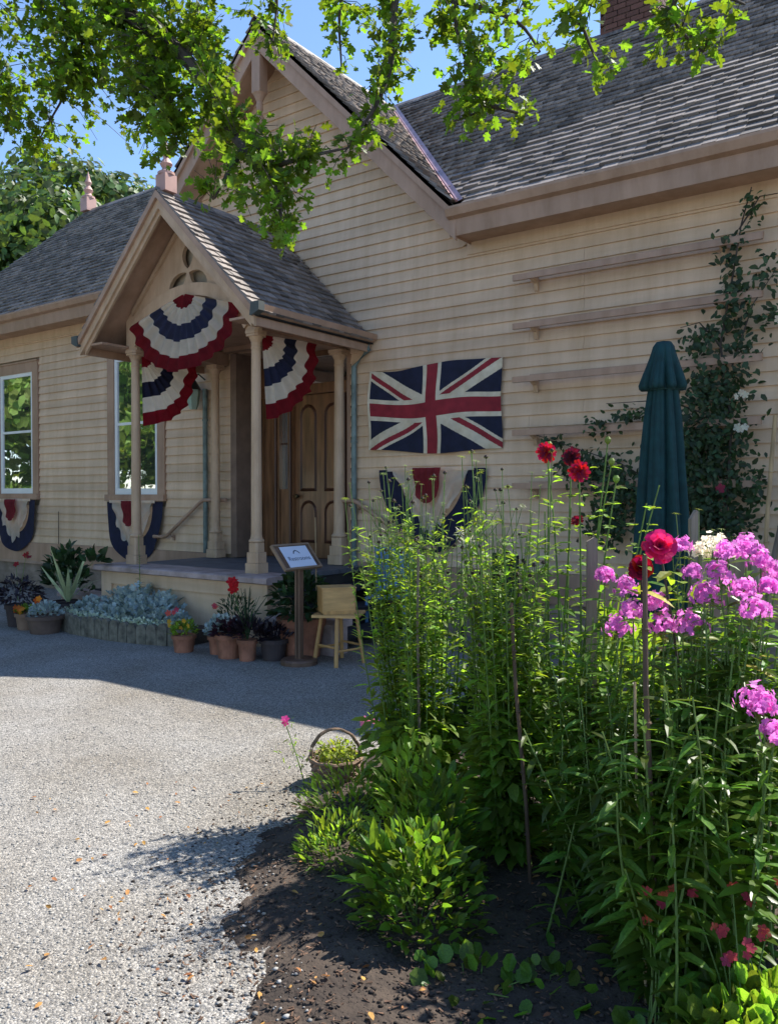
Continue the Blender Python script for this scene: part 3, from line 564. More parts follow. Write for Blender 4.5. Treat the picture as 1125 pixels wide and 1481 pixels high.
for a_ in (-1.86, -1.575, -1.30, -.345):
    h = MB(); h.tube([(a_, 1.955, .76), (a_, 1.955, 2.9)], .022, .02, n=8).box(a_ - .035, a_ + .035, 1.93, 1.98, .72, .86)
    obj('engaged_shaft', h, M_oakd, ent)
obj('door_leaf', MB().box(-1.27, -.38, 2.03, 2.08, .725, 2.925), M_oak, ent)
def arch_panel(cx, z0, z1, hw):
    pts = [(cx - hw, z0)] + [(cx + hw, z0)] + [(cx + hw * math.cos(t), z1 - hw + hw * math.sin(t)) for t in [math.pi * i / 8 for i in range(9)]]
    ring = pts; inn = [(cx + (p[0] - cx) * .72, (z0 + z1) / 2 + (p[1] - (z0 + z1) / 2) * (1 - .28 * hw * 2 / (z1 - z0))) for p in pts]
    m = MB(); n = len(ring); mid_ = [((a[0] + b[0]) / 2, (a[1] + b[1]) / 2) for a, b in zip(ring, inn)]
    v = [(p[0], 2.03, p[1]) for p in ring] + [(p[0], 2.008, p[1]) for p in mid_] + [(p[0], 2.03, p[1]) for p in inn]
    m.poly(v, [(i, (i + 1) % n, n + (i + 1) % n, n + i) for i in range(n)] + [(n + i, n + (i + 1) % n, 2 * n + (i + 1) % n, 2 * n + i) for i in range(n)])
    obj('panel_moulding', m, M_oakd, ent)
for cx in (-1.04, -.61): arch_panel(cx, 1.62, 2.80, .15); arch_panel(cx, .92, 1.50, .15)
kb = MB().lathe([(.012, 0), (.012, .03), (.03, .04), (.033, .06), (.02, .075)], (0, 0, 0), 10)
kb.v = [(-1.215 + x_, 2.03 - z_, 1.55 + y_) for x_, y_, z_ in kb.v]; obj('door_knob', kb, M_brass, ent)

# ------------------------------------------------------------ porch
porch = empty('porch', (-1.03, .5, 0), parent=house)
DK = .72
fw_ = MB().box(-2.32, .42, -.27, .1, 0, .645)
fw_.box(-2.345, .445, -.30, -.27, .50, .645).box(-2.345, -2.15, -.30, -.27, 0, .50).box(.25, .445, -.30, -.27, 0, .50)
obj('front_wall', fw_, M_siding, porch)
cp = MB().prism([(-.37, .66), (-.365, .71), (-.34, .722), (.12, .722), (.12, .646), (-.33, .646)], 'x', -2.42, .50)
obj('wall_cap', cp, M_lip, porch)
for i in range(10):
    y0 = .125 + i * .138
    obj('deck_board', MB().box(-2.30, .38, y0, y0 + .133, .66, .712), M_deck, porch)
for i in range(4):
    y0 = 1.505 + i * .138; obj('deck_board', MB().box(OX0, OX1, y0, y0 + .133, .66, .712), M_deck, porch)
obj('threshold', MB().box(OX0, OX1, 2.02, 2.1, .66, .72), M_oakd, porch)
obj('deck_frame', MB().box(-2.28, .36, .1, 1.46, 0, .655), mat('dark_void', (.03, .027, .025), .9), porch)
for i in range(3):
    h = .54 - .18 * i
    obj('step', MB().box(.38 + .29 * i, .70 + .29 * i, -.02, 1.44, h - .05, h), M_tread, porch)
    obj('riser', MB().box(.38 + .29 * i, .41 + .29 * i, 0, 1.42, 0, h - .05 if i else .49).box(.38 + .29 * i, .66 + .29 * i, 1.40, 1.42, 0, h - .05), M_tread, porch)
    obj('step', MB().box(-2.60 - .29 * i, -2.29 - .29 * i, -.02, 1.44, h - .05, h), M_tread, porch)
    obj('riser', MB().box(-2.32 - .29 * i, -2.29 - .29 * i, 0, 1.42, 0, h - .05), M_tread, porch)
for a_, b_ in ((.45, 1.28), (-3.25, -2.36)):
    obj('cheek_block', MB().box(a_, b_, -.27, -.03, 0, .27).prism([(-.31, .271), (-.31, .31), (-.26, .34), (.0, .34), (.0, .271)], 'x', a_ - .03, b_ + .04), M_lip, porch)
def octo(mb, x, y, hw, z0, z1, ch=.3):
    c = hw * ch; pts = [(x - hw, y - hw + c), (x - hw + c, y - hw), (x + hw - c, y - hw), (x + hw, y - hw + c), (x + hw, y + hw - c), (x + hw - c, y + hw), (x - hw + c, y + hw), (x - hw, y + hw - c)]
    mb.prism(pts, 'z', z0, z1)
def column(x, y, k=1.0, top=3.33):
    c = MB(); b = DK
    octo(c, x, y, .098 * k, b, b + .11, .22); octo(c, x, y, .084 * k, b + .112, b + .225, .25); octo(c, x, y, .068 * k, b + .226, b + .33, .3)
    c.lathe([(.068 * k, .331), (.082 * k, .337), (.085 * k, .35), (.078 * k, .365), (.07 * k, .37), (.062 * k, .40), (.060 * k, .42), (.050 * k, top - b - .20), (.056 * k, top - b - .19), (.056 * k, top - b - .175), (.05 * k, top - b - .17), (.052 * k, top - b - .12), (.075 * k, top - b - .07), (.078 * k, top - b - .06)], (x, y, b), 16)
    octo(c, x, y, .088 * k, top - .06, top - .035, .3); octo(c, x, y, .095 * k, top - .033, top, .3)
    obj('column', c, M_col, porch)
column(-2.06, 0); column(0, 0); column(-2.10, 1.33, 1.05); column(-.005, 1.42, 1.15)
# beams over the columns and arched gable front
PA, PZ = -1.03, 4.90; PH = 1.47
def arc(x0, x1, z0, rise, n=16): return [(x0 + (x1 - x0) * i / n, z0 + rise * math.sin(math.pi * i / n) ** .62) for i in range(n + 1)]
gb = [(-2.16, 3.33)] + [(-1.96, 3.33)] + arc(-1.96, -.10, 3.36, .48) + [(-.10, 3.33), (.10, 3.33), (.10, 3.72), (PA, 4.72), (-2.16, 3.72)]
def holes2d(name, outer, holes, y0, y1, m, parent):
    cu = bpy.data.curves.new(name, 'CURVE'); cu.dimensions = '2D'; cu.fill_mode = 'BOTH'; cu.extrude = abs(y1 - y0) / 2
    for pts in [outer] + holes:
        sp = cu.splines.new('POLY'); sp.points.add(len(pts) - 1); sp.use_cyclic_u = True
        for i, p in enumerate(pts): sp.points[i].co = (p[0], p[1], 0, 1)
    o = bpy.data.objects.new(name, cu); dg = bpy.context.evaluated_depsgraph_get(); col.objects.link(o); dg.update()
    me = bpy.data.meshes.new_from_object(o.evaluated_get(dg)); col.objects.unlink(o); bpy.data.objects.remove(o)
    L = wloc(parent); v = np.zeros(len(me.vertices) * 3); me.vertices.foreach_get('co', v); v = v.reshape(-1, 3)
    nv = np.stack([v[:, 0] - L.x, v[:, 2] + (y0 + y1) / 2 - L.y, v[:, 1] - L.z], 1); me.vertices.foreach_set('co', nv.ravel()); me.update(); me.materials.clear()
    return link(name, me, m, parent)
def tear(cx, cz, ang, ln, wd):
    out = []
    for i in range(14):
        t = 2 * math.pi * i / 14; r_ = .5 * (1 - math.cos(t)); x_ = ln * r_; w_ = wd * math.sin(t) * (math.sin(t / 2) ** .7) * (.75 + .25 * (1 - r_))
        x_ = ln * (1 - math.cos(t)) / 2
        out.append((cx + x_ * math.cos(ang) - w_ * math.sin(ang), cz + x_ * math.sin(ang) + w_ * math.cos(ang)))
    return out
tc_ = (PA, 4.13)
holes = [tear(tc_[0] + .03 * math.cos(a_), tc_[1] + .03 * math.sin(a_), a_, l_, .135) for a_, l_ in ((R(90), .27), (R(-32), .34), (R(212), .34))]
holes2d('arched_gable_board', gb, holes, -.055, -.005, M_col, porch)
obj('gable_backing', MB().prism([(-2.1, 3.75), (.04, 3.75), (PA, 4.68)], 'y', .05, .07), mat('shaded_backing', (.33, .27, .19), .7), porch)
for off, wd, yy, m_ in ((0, .11, -.03, M_col),):
    for s in (1, -1):
        obj('gable_trim', MB().prism([(PA, 4.78), (PA + s * .98, 3.80), (PA + s * .98, 3.74), (PA, 4.72)], 'y', -.09, -.057), m_, porch)
ar = arc(-1.96, -.10, 3.36, .48); ar2 = [(p[0] * 1.0, p[1] + .14) for p in arc(-2.12, .06, 3.36, .48)]
obj('arch_moulding', MB().prism(ar + ar2[::-1], 'y', -.085, -.056), M_col, porch)
for x0 in (-2.13, -.07):
    obj('side_beam', MB().box(x0, x0 + .14, .0, WY - .03, 3.335, 3.50), M_trim, porch)
obj('back_beam', MB().box(-1.98, -.08, 1.36, WY - .03, 3.50, 3.60), M_trim, porch)
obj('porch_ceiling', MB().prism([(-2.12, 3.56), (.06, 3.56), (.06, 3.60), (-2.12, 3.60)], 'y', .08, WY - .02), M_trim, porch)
# bargeboards
BY = -.47
for s in (1, -1):
    def rk(o0, o1, e=PH): return [(PA, PZ - o0), (PA + s * e, PZ - e - o0), (PA + s * e, PZ - e - o1), (PA, PZ - o1)]
    obj('bargeboard', MB().prism(rk(.03, .17), 'y', BY, BY + .035), M_col, porch)
    obj('bargeboard_moulding', MB().prism(rk(-.02, .06, PH + .02), 'y', BY - .035, BY - .001), M_trim, porch)
    obj('inner_bargeboard', MB().prism(rk(.17, .23, PH - .06), 'y', BY + .03, BY + .06), M_col, porch)
    obj('porch_soffit', MB().prism(rk(.05, .08, PH - .01), 'y', BY + .036, WY - .03), M_trim, porch)
    obj('eave_soffit', MB().box(*sorted((PA + s * PH, PA + s * 1.08)), BY + .036, WY - .03, 3.36, 3.385), M_trim, porch)
    obj('porch_fascia', MB().box(*sorted((PA + s * (PH - .03), PA + s * PH)), BY + .036, WY - .03, 3.27, 3.42), M_trim, porch)
    xg = PA + s * PH
    gt = MB().prism([(xg, 3.43), (xg + s * .03, 3.38), (xg + s * .085, 3.41), (xg + s * .10, 3.47), (xg + s * .08, 3.47), (xg + s * .02, 3.45)], 'y', BY + .04, WY - .03)
    obj('porch_gutter', gt, M_trim, porch)
    obj('gutter_end', MB().prism([(xg - s * .02, 3.36), (xg + s * .02, 3.36), (xg + s * .11, 3.40), (xg + s * .11, 3.49), (xg - s * .0, 3.49)], 'y', BY - .045, BY + .039), mat('dark_lead', (.07, .08, .075), .6), porch)
    dk = [(PA, BY - .02, PZ), (PA + s * (PH + .03), BY - .02, PZ - PH - .03), (PA + s * (PH + .03), WY - .02, PZ - PH - .03), (PA, WY - .02, PZ)]
    n = 4; v = dk + [(p[0], p[1], p[2] - .04) for p in dk]
    obj('porch_roof_deck', MB().poly(v, [(0, 1, 2, 3), (7, 6, 5, 4)] + [(i, i + 4, (i + 1) % 4 + 4, (i + 1) % 4) for i in range(4)]), M_under, porch)
pl = PH * math.sqrt(2) + .06
B1 = shingle_slope((PA + PH + .06, BY - .03, PZ - PH - .06), (0, 1, 0), (-1, 0, 1), pl, WY - BY - .05, lambda t, v: True, .118, .09, .17, .022)
B2 = shingle_slope((PA - PH - .06, WY - .03, PZ - PH - .06), (0, -1, 0), (1, 0, 1), pl, WY - BY, lambda t, v: True, .118, .09, .17, .022)
ps, rs, ss = cat(B1, B2)
pieces('shingle', porch, SH, ps, rs, ss, M_shingle, 300, 'shingles')
y = BY - .03
while y < WY - .05:
    obj('ridge_cap', MB().prism([(PA - .08, PZ - .03), (PA, PZ + .065), (PA + .08, PZ - .03), (PA, PZ + .035)], 'y', y, min(y + .4, WY - .02)), M_shingle, porch); y += .405
finial(PA + .02, BY + .1, PZ + .02, porch, .95)
# downspouts and wall lamp
dp = MB().tube([(.44, WY - .07, 3.40), (.44, WY - .07, 3.30), (.20, WY - .05, 3.12), (.20, WY - .05, .85), (.22, WY - .05, .66), (.34, WY - .07, .52)], .034, n=10)
dp.lathe([(.04, 0), (.04, .03)], (.20, WY - .05, 2.2), 10); obj('downspout', dp, M_pipe, house)
dp = MB().tube([(-2.43, WY - .06, .76), (-2.43, WY - .06, 3.05)], .034, n=10).lathe([(.042, 0), (.042, .03)], (-2.43, WY - .06, 2.6), 10); obj('downspout', dp, M_pipe, house)
lm = empty('wall_lamp', (-2.62, WY, 2.9), parent=house)
obj('lamp_shade', MB().lathe([(.05, 0), (.075, .06), (.10, .25), (.095, .27)], (-2.58, WY - .14, 2.77), 6), mat('pale_green_glass', (.32, .44, .37), .25, .05), lm)
obj('lamp_cap', MB().lathe([(.11, 0), (.085, .05), (.03, .14), (.01, .17)], (-2.58, WY - .14, 3.04), 6).tube([(-2.58, WY - .14, 3.2), (-2.52, WY - .10, 3.26), (-2.46, WY - .03, 3.18)], .012, n=6), mat('dark_iron', (.015, .02, .018), .5), lm)
# handrails
def handrail(pts, brs, name='handrail'):
    h = MB().tube(pts, .026, n=10)
    for x_, z_ in brs: h.tube([(x_, pts[0][1], z_ - .02), (x_, pts[0][1] + .02, z_ - .07), (x_, WY - .02, z_ - .09)], .009, n=6).box(x_ - .02, x_ + .02, WY - .03, WY - .015, z_ - .13, z_ - .05)
    obj(name, h, M_trim, house)
handrail([(-1.98, WY - .09, 1.50), (-2.42, WY - .09, 1.50), (-2.50, WY - .09, 1.47), (-3.22, WY - .09, .98), (-3.30, WY - .09, .96), (-3.52, WY - .09, .96)], [(-2.45, 1.49), (-3.15, 1.04)])
handrail([(-.02, WY - .09, 1.50), (.22, WY - .09, 1.50), (.30, WY - .09, 1.47), (1.15, WY - .09, .98), (1.4, WY - .09, .97)], [(.28, 1.48), (1.05, 1.05)])
obj('cable', MB().tube([(-6.05, WY - .03, .4), (-6.05, WY - .03, 1.30)], .006, n=5), mat('black_cable', (.02, .02, .02), .6), house)
# ------------------------------------------------------------ bunting and flag
def grid(fn, nu, nv):
    m = MB(); m.poly([fn(i / nu, j / nv) for j in range(nv + 1) for i in range(nu + 1)],
                     [(j * (nu + 1) + i, j * (nu + 1) + i + 1, (j + 1) * (nu + 1) + i + 1, (j + 1) * (nu + 1) + i) for j in range(nv) for i in range(nu)]); return m
BANDS = [(0.02, .19, M_cred, 'red_centre'), (.19, .40, M_cwhite, 'white_stripe'), (.40, .61, M_cblue, 'blue_stripe'), (.61, .82, M_cwhite, 'white_stripe'), (.82, 1.0, M_cred, 'red_stripe')]
def fan(name, c, a0, a1, Rf, plane, pleats, label, ph=0, group='pleated fan buntings of the porch'):
    t = empty(name, c, label, 'bunting', group)
    for r0, r1, m_, nm in BANDS:
        def fn(u, v):
            th = R(a0 + (a1 - a0) * u); r = (r0 + (r1 - r0) * v)
            wv = math.sin(u * pleats * 2 * math.pi + ph + .8 * math.sin(u * 9 + ph)) + .6 * math.sin(u * pleats * 1.1 + 2 * ph + 1)
            rr = Rf(math.degrees(th)) * (r + .008 * math.sin(u * pleats * 3 + ph) + .003 * wv)
            d = (.006 + .022 * r) * wv * min(1, r * 3) + .03 * r
            th2 = th + .012 * math.sin(u * pleats * 2 * math.pi + 1.3 + ph) * r
            a_, z_ = rr * math.cos(th2), rr * math.sin(th2) - .025 * r * abs(math.sin(u * 5.5 + ph)) ** 2
            return (c[0] + a_, c[1] - d, c[2] + z_) if plane == 'y' else (c[0] + d, c[1] + a_, c[2] + z_)
        obj(nm, grid(fn, pleats * 10, 5), m_, t, smooth=True)
    return t
fan('fan_bunting', (-1.02, -.12, 3.86), 196, 345, lambda d: .87 + .075 * abs(math.cos(R(d))) ** 1.5, 'y', 11, 'full red white and blue fan bunting hanging under the porch arch')
fan('fan_bunting', (.0, .09, 3.31), 270, 362, lambda d: .89, 'x', 7, 'half fan bunting beside the door, tied to the right front porch column', 1)
fan('fan_bunting', (-2.06, .09, 3.31), 270, 362, lambda d: .87, 'x', 7, 'half fan bunting in front of the window, tied to the left front porch column', 2)
def swag(x0, x1, z0, dep, label, seed, ex=.62):
    t = empty('swag_bunting', ((x0 + x1) / 2, WY - .06, z0), label, 'bunting', 'draped swag buntings on the house wall')
    cx, hw = (x0 + x1) / 2, (x1 - x0) / 2
    def outer(s): return -hw * math.cos(math.pi * s) * (1 - .10 * math.sin(math.pi * s)), -dep * math.sin(math.pi * s) ** ex
    # blue border: between top edge points and lower curve
    def blue(u, v):
        ox, oz = outer(u); f = .60 - .04 * math.sin(8 * u)
        q = .64 + .36 * v
        return (cx + ox * (1 - .36 * (1 - v)), WY - .045 - .02 * math.sin(u * 19 + seed) * v - .02 * v, z0 + oz * (q if .02 < u < .98 else 1) )
    obj('blue_border', grid(blue, 60, 6), M_cblue, t, smooth=True)
    def white(u, v):                          # gathered white panel in folds
        s = (u - .5) * 2; x_ = hw * .72 * s * (1 - (.30 if ex < 1 else .48) * v ** 1.2)
        low = -dep * (.80 - .38 * abs(s) ** 1.4 + .05 * math.sin(s * 14 + seed)); z_ = low * v
        d = .02 + .022 * math.sin(v * 9 + abs(s) * 6) * min(1, v * 3) + .012 * math.sin(s * 23 + seed) * v
        return (cx + x_, WY - .075 - d, z0 + z_ + .01)
    obj('white_panel', grid(white, 60, 22), M_cwhite, t, smooth=True)
    def red(u, v):
        s = (u - .5) * 2; x_ = hw * .27 * s * (1 - .25 * v) ; z_ = -dep * (.42 - .10 * s * s) * v
        return (cx + x_, WY - .15 - .016 * math.sin(s * 13) * (1 - .4 * v) - .014 * math.sin(v * 7), z0 + z_ + .013)
    obj('red_centre', grid(red, 24, 12), mat('faded_bunting_red', (.24, .035, .045), .85, .15, 10, leaf=.97), t, smooth=True)
    obj('header_tape', MB().box(x0 + hw * .2, x1 - hw * .2, WY - .105, WY - .09, z0 - .02, z0 + .02), M_cwhite, t)
swag(.59, 2.03, 1.86, .95, 'wide swag bunting on the siding directly below the large flag', 0, 1.05)
swag(-7.98, -6.66, 1.49, .90, 'swag bunting below the leftmost window, at the picture edge', 2)
swag(-4.70, -3.36, 1.47, .92, 'swag bunting below the window behind the left porch column', 4)
# union flag, sewn stripes as faces of one cloth
fl = MB(); NU, NV = 300, 168; FX0, FX1, FZ1, FZ0 = .42, 2.20, 3.04, 2.06
def jack(u, v):                                # 0..60, 0..30
    x_, y_ = u * 60 - 30, v * 30 - 15
    if abs(x_) < 2.5 or abs(y_) < 2.5: return 0
    if abs(x_) < 4.1 or abs(y_) < 4.1: return 1
    d1 = (x_ * 15 - y_ * 30) / 33.54; d2 = (x_ * 15 + y_ * 30) / 33.54
    lf = x_ < 0
    for d, sgn in ((d1, 1), (d2, -1)):
        near = (x_ * y_ > 0) if d is d1 else (x_ * y_ < 0)
        if near and abs(d) < 2.9:
            e = d if (x_ > 0) == (sgn > 0) else -d
            if d is d1: e = d if x_ > 0 else -d
            else: e = -d if x_ > 0 else d
            return 0 if -1.9 < e < -.1 else 1
    return 2
def fp(u, v):
    x_ = FX0 + (FX1 - FX0) * u; sag = -.035 * math.sin(math.pi * u) * (1 - v) - .02 * math.sin(math.pi * u * 2) * v
    z_ = FZ0 + (FZ1 - FZ0) * v + sag + .045 * (1 - u) * (1 - v) + .012 * math.sin(u * 9 + v * 3)
    return (x_ + .008 * math.sin(v * 8), WY - .045 - .012 * math.sin(u * 11 + v * 4) - .008 * math.sin(u * 23 - v * 7), z_)
fl.poly([fp(i / NU, j / NV) for j in range(NV + 1) for i in range(NU + 1)], [(j * (NU + 1) + i, j * (NU + 1) + i + 1, (j + 1) * (NU + 1) + i + 1, (j + 1) * (NU + 1) + i) for j in range(NV) for i in range(NU)])
fl.m = [1 if i < 5 else jack((i + .5) / NU, (j + .5) / NV) for j in range(NV) for i in range(NU)]
fo = obj('flag', fl, [M_fred, M_fwhite, M_fblue], None, smooth=True, origin=(1.3, WY - .05, 2.5), label='large faded British union flag pinned flat on the tan siding', cat='flag')

# ------------------------------------------------------------ trellis rails
rows = [(3.81, 'uppermost trellis rail of the wall, just below the eave'), (3.31, 'second trellis rail from the top, ending in the climbing rose'), (2.76, 'third trellis rail from the top, passing behind the green umbrella'), (2.21, 'fourth trellis rail from the top, above the red dahlias, partly overgrown'), (1.66, 'lowest trellis rail, mostly hidden by vine and flowers')]
for z_, lb in rows:
    t = empty('trellis_rail', (2.4, WY, z_), lb, 'trellis', 'wooden trellis rails fixed to the siding')
    obj('rail', MB().box(2.40, 4.80, WY - .20, WY - .165, z_ - .03, z_ + .03), M_trim, t)
    obj('wire_batten', MB().box(2.58, 4.80, WY - .163, WY - .145, z_ + .0, z_ + .045), M_trim, t)
    for x_ in (2.60, 4.45):
        b_ = MB().prism([(WY - .03, z_ - .13), (WY - .055, z_ - .13), (WY - .08, z_ - .06), (WY - .165, z_ - .03), (WY - .165, z_ + .015), (WY - .03, z_ + .015)], 'x', x_ - .02, x_ + .02)
        obj('bracket', b_, M_col, t)

# ------------------------------------------------------------ folded umbrella
um = empty('patio_umbrella', (4.36, 0, 0), 'folded dark green patio umbrella standing in front of the vine', 'umbrella')
LB = 8
def canopy(r0s, amp, sharp=1.0):
    def mod(t, r, z):
        a = amp(z); k = abs(math.cos(t * LB / 2 + .5 * math.sin(3 * t + z) + .15 * z)) ** sharp; k = .8 * k + .2 * abs(math.cos(t * 9.5 + z * 1.3))
        return r * (1 - a + a * k)
    return mod
obj('canopy', MB().lathe([(.258, .55), (.252, .75), (.238, 1.0), (.222, 1.3), (.200, 1.6), (.176, 1.9), (.150, 2.15), (.126, 2.32), (.108, 2.42), (.10, 2.48)], (4.36, 0, 0), 216, mod=canopy(0, lambda z: .34 + .20 * max(0, min(1, (2.3 - z))), .55)), M_green, um, smooth=True)
obj('canopy_top', MB().lathe([(.186, 2.37), (.192, 2.40), (.165, 2.47), (.128, 2.56), (.098, 2.64), (.080, 2.70), (.055, 2.735), (.01, 2.745)], (4.36, 0, 0), 216, mod=canopy(0, lambda z: .50 if z < 2.45 else .46 * max(0, (2.72 - z)) / .3, .7)), M_green, um, smooth=True)
obj('tie_strap', MB().lathe([(.118, 2.36), (.121, 2.37), (.121, 2.395), (.118, 2.405)], (4.36, 0, 0), 32), M_green, um)
obj('pole', MB().tube([(4.36, 0, .02), (4.36, 0, 2.6)], .024, n=10), M_pine2, um)
obj('base', MB().lathe([(.26, 0), (.26, .05), (.08, .08), (.04, .10), (.04, .3)], (4.36, 0, 0), 24), M_tread, um)

# ------------------------------------------------------------ sign, stool, box
sg = empty('lectern_sign', (1.25, -.71, 0), 'dark wooden lectern sign with a white printed sheet in front of the steps', 'sign')
obj('base', MB().lathe([(.17, 0), (.17, .035), (.155, .05)], (1.25, -.71, 0), 28), M_dwood, sg)
pst = MB()
for dx in (-.03, .008):
    pst.box(1.25 + dx, 1.25 + dx + .026, -.735, -.685, .05, .95)
obj('post', pst, M_dwood, sg)
ang = math.atan2(.18, .15)
def bp(s_, t_, h=0): # s along y, t up the slope, h proud of the board
    return (1.33 - t_ * math.cos(ang) + h * math.sin(ang), -.74 + s_, .905 + t_ * math.sin(ang) + h * math.cos(ang))
def slabb(m, s0, s1, t0, t1, h0, h1):
    m.poly([bp(s0, t0, h0), bp(s1, t0, h0), bp(s1, t1, h0), bp(s0, t1, h0), bp(s0, t0, h1), bp(s1, t0, h1), bp(s1, t1, h1), bp(s0, t1, h1)], [(0, 3, 2, 1), (4, 5, 6, 7), (0, 1, 5, 4), (1, 2, 6, 5), (2, 3, 7, 6), (3, 0, 4, 7)]); return m
obj('board', slabb(MB(), -.24, .24, -.01, .25, -.02, 0), M_dwood, sg)
fr = MB(); slabb(fr, -.25, .25, -.022, -.002, -.018, .012); slabb(fr, -.25, .25, .242, .262, -.018, .012); slabb(fr, -.25, -.232, 0, .24, -.018, .012); slabb(fr, .232, .25, 0, .24, -.018, .012)
obj('board_frame', fr, mat('sign_edge', (.22, .15, .10), .5), sg)
obj('paper', slabb(MB(), -.165, .195, .004, .236, .001, .003), M_paper, sg)
def text_mesh(name, body, size, m, parent, place):
    cu = bpy.data.curves.new(name, 'FONT'); cu.body = body; cu.size = size; cu.align_x = 'CENTER'; cu.extrude = .0
    o = bpy.data.objects.new(name, cu); col.objects.link(o); dg = bpy.context.evaluated_depsgraph_get(); dg.update()
    me = bpy.data.meshes.new_from_object(o.evaluated_get(dg)); col.objects.unlink(o); bpy.data.objects.remove(o)
    L = wloc(parent)
    for v in me.vertices: v.co = Vector(place(v.co.x, v.co.y)) - L
    me.materials.clear(); me.update(); return link(name, me, m, parent)
text_mesh('lettering', 'Restrooms', .066, M_ink, sg, lambda a, b: bp(.015 + a, .075 + b, .0045))
em = MB(); em.poly([bp(.015 + x_, .15 + y_, .0045) for x_, y_ in [(-.05, 0), (-.03, .03), (0, .042), (.03, .03), (.05, 0), (.036, 0), (.02, .022), (0, .03), (-.02, .022), (-.036, 0)]], [(0, 9, 8, 1), (1, 8, 7, 2), (2, 7, 6, 3), (3, 6, 5, 4)])
obj('emblem', em, M_ink, sg)
st_ = empty('wooden_stool', (1.52, -.456, 0), 'light pine four-legged stool next to the lectern sign', 'stool')
rot = Matrix.Rotation(R(35.7 + 42), 3, 'Z'); C0 = Vector((1.52, -.456, 0))
def lp(x_, y_, z_): return tuple(C0 + rot @ Vector((x_, y_, z_)))
legs = [(-1, -1), (1, -1), (1, 1), (-1, 1)]
for a_, b_ in legs: obj('leg', MB().tube([lp(a_ * .165, b_ * .165, 0), lp(a_ * .115, b_ * .115, .445)], .020, .018, n=8), M_pine2, st_)
for i in range(4):
    a_, b_ = legs[i], legs[(i + 1) % 4]; h = .17 if i % 2 else .14; k = .165 - .05 * h / .445
    obj('stretcher', MB().tube([lp(a_[0] * k, a_[1] * k, h), lp(b_[0] * k, b_[1] * k, h)], .011, n=6), M_pine2, st_)
C1 = C0; rot = Matrix.Rotation(R(35.7 - 8), 3, 'Z')
for i in range(3):
    s0 = -.205 + i * .1375; obj('seat_plank', MB().poly([lp(*p) for p in [(-.215, s0, .445), (.215, s0, .445), (.215, s0 + .135, .445), (-.215, s0 + .135, .445), (-.215, s0, .468), (.215, s0, .468), (.215, s0 + .135, .468), (-.215, s0 + .135, .468)]], [(0, 3, 2, 1), (4, 5, 6, 7), (0, 1, 5, 4), (1, 2, 6, 5), (2, 3, 7, 6), (3, 0, 4, 7)]), M_pine, st_)
bx = empty('wooden_box', (1.50, -.47, .469), 'plain light wooden ballot-style box sitting on the stool', 'box')
rot = Matrix.Rotation(R(35.7 + 16), 3, 'Z'); C0 = Vector((1.50, -.47, .469))
def rb(x0, x1, y0, y1, z0, z1):
    return MB().poly([lp(*p) for p in [(x0, y0, z0), (x1, y0, z0), (x1, y1, z0), (x0, y1, z0), (x0, y0, z1), (x1, y0, z1), (x1, y1, z1), (x0, y1, z1)]], [(0, 3, 2, 1), (4, 5, 6, 7), (0, 1, 5, 4), (1, 2, 6, 5), (2, 3, 7, 6), (3, 0, 4, 7)])
obj('front_panel', rb(-.145, .145, -.115, -.103, .0, .235), M_pine, bx); obj('back_panel', rb(-.145, .145, .103, .115, .0, .235), M_pine, bx)
obj('side_panel', rb(-.157, -.146, -.118, .118, .012, .235), M_pine2, bx); obj('side_panel', rb(.146, .157, -.118, .118, .012, .235), M_pine2, bx)
obj('lid', rb(-.162, .162, -.122, .122, .236, .247), M_pine, bx); obj('base_strip', rb(-.14, .14, -.122, -.1155, .0, .03), M_pine2, bx)

# blue slatted chair and dark folding chair behind the flowers
def chair(loc, yaw, m, label, k=1.0):
    global C0, rot
    t = empty('garden_chair', loc, label, 'chair'); C0 = Vector(loc); rot = Matrix.Rotation(yaw, 3, 'Z')
    for i in range(5): x0 = -.21 + i * .087; obj('back_slat', rb(x0, x0 + .072, .19, .205, .48, .93 * k), m, t)
    obj('top_rail', rb(-.23, .23, .185, .21, .93 * k, .98 * k), m, t)
    for i in range(5): y0 = -.2 + i * .078; obj('seat_slat', rb(-.22, .22, y0, y0 + .066, .43, .45), m, t)
    for a_ in (-.22, .20):
        for b_ in (-.19, .18): obj('leg', rb(a_, a_ + .03, b_, b_ + .03, 0, .43 if b_ < 0 else .98 * k), m, t)
chair((1.05, 1.0, 0), R(20), mat('blue_paint', (.10, .22, .42), .5), 'blue slatted garden chair against the wall below the bunting')
chair((2.45, .7, 0), R(-30), M_tread, 'black garden chair half hidden behind the tall flower stalks')

# ------------------------------------------------------------ flower bed with scalloped edging
BP = [(-2.42, -.40), (-2.44, -.62), (-2.36, -.80), (-2.18, -.90), (-1.95, -.955), (-1.6, -.98), (-1.2, -.975), (-.8, -.92), (-.45, -.82), (-.28, -.70)]
def path(ps, step):
    L = [0]
    for a, b in zip(ps, ps[1:]): L.append(L[-1] + math.dist(a, b))
    out = []; s_ = 0
    while s_ < L[-1]:
        i = max(j for j in range(len(L)) if L[j] <= s_); i = min(i, len(ps) - 2); f = (s_ - L[i]) / (L[i + 1] - L[i]); a, b = ps[i], ps[i + 1]
        out.append((a[0] + (b[0] - a[0]) * f, a[1] + (b[1] - a[1]) * f, math.atan2(b[1] - a[1], b[0] - a[0]))); s_ += step
    return out
eb = empty('flower_bed_edging', (-1.4, -.9, 0), 'curved row of scalloped stone edging round the silver foliage bed', 'garden edging')
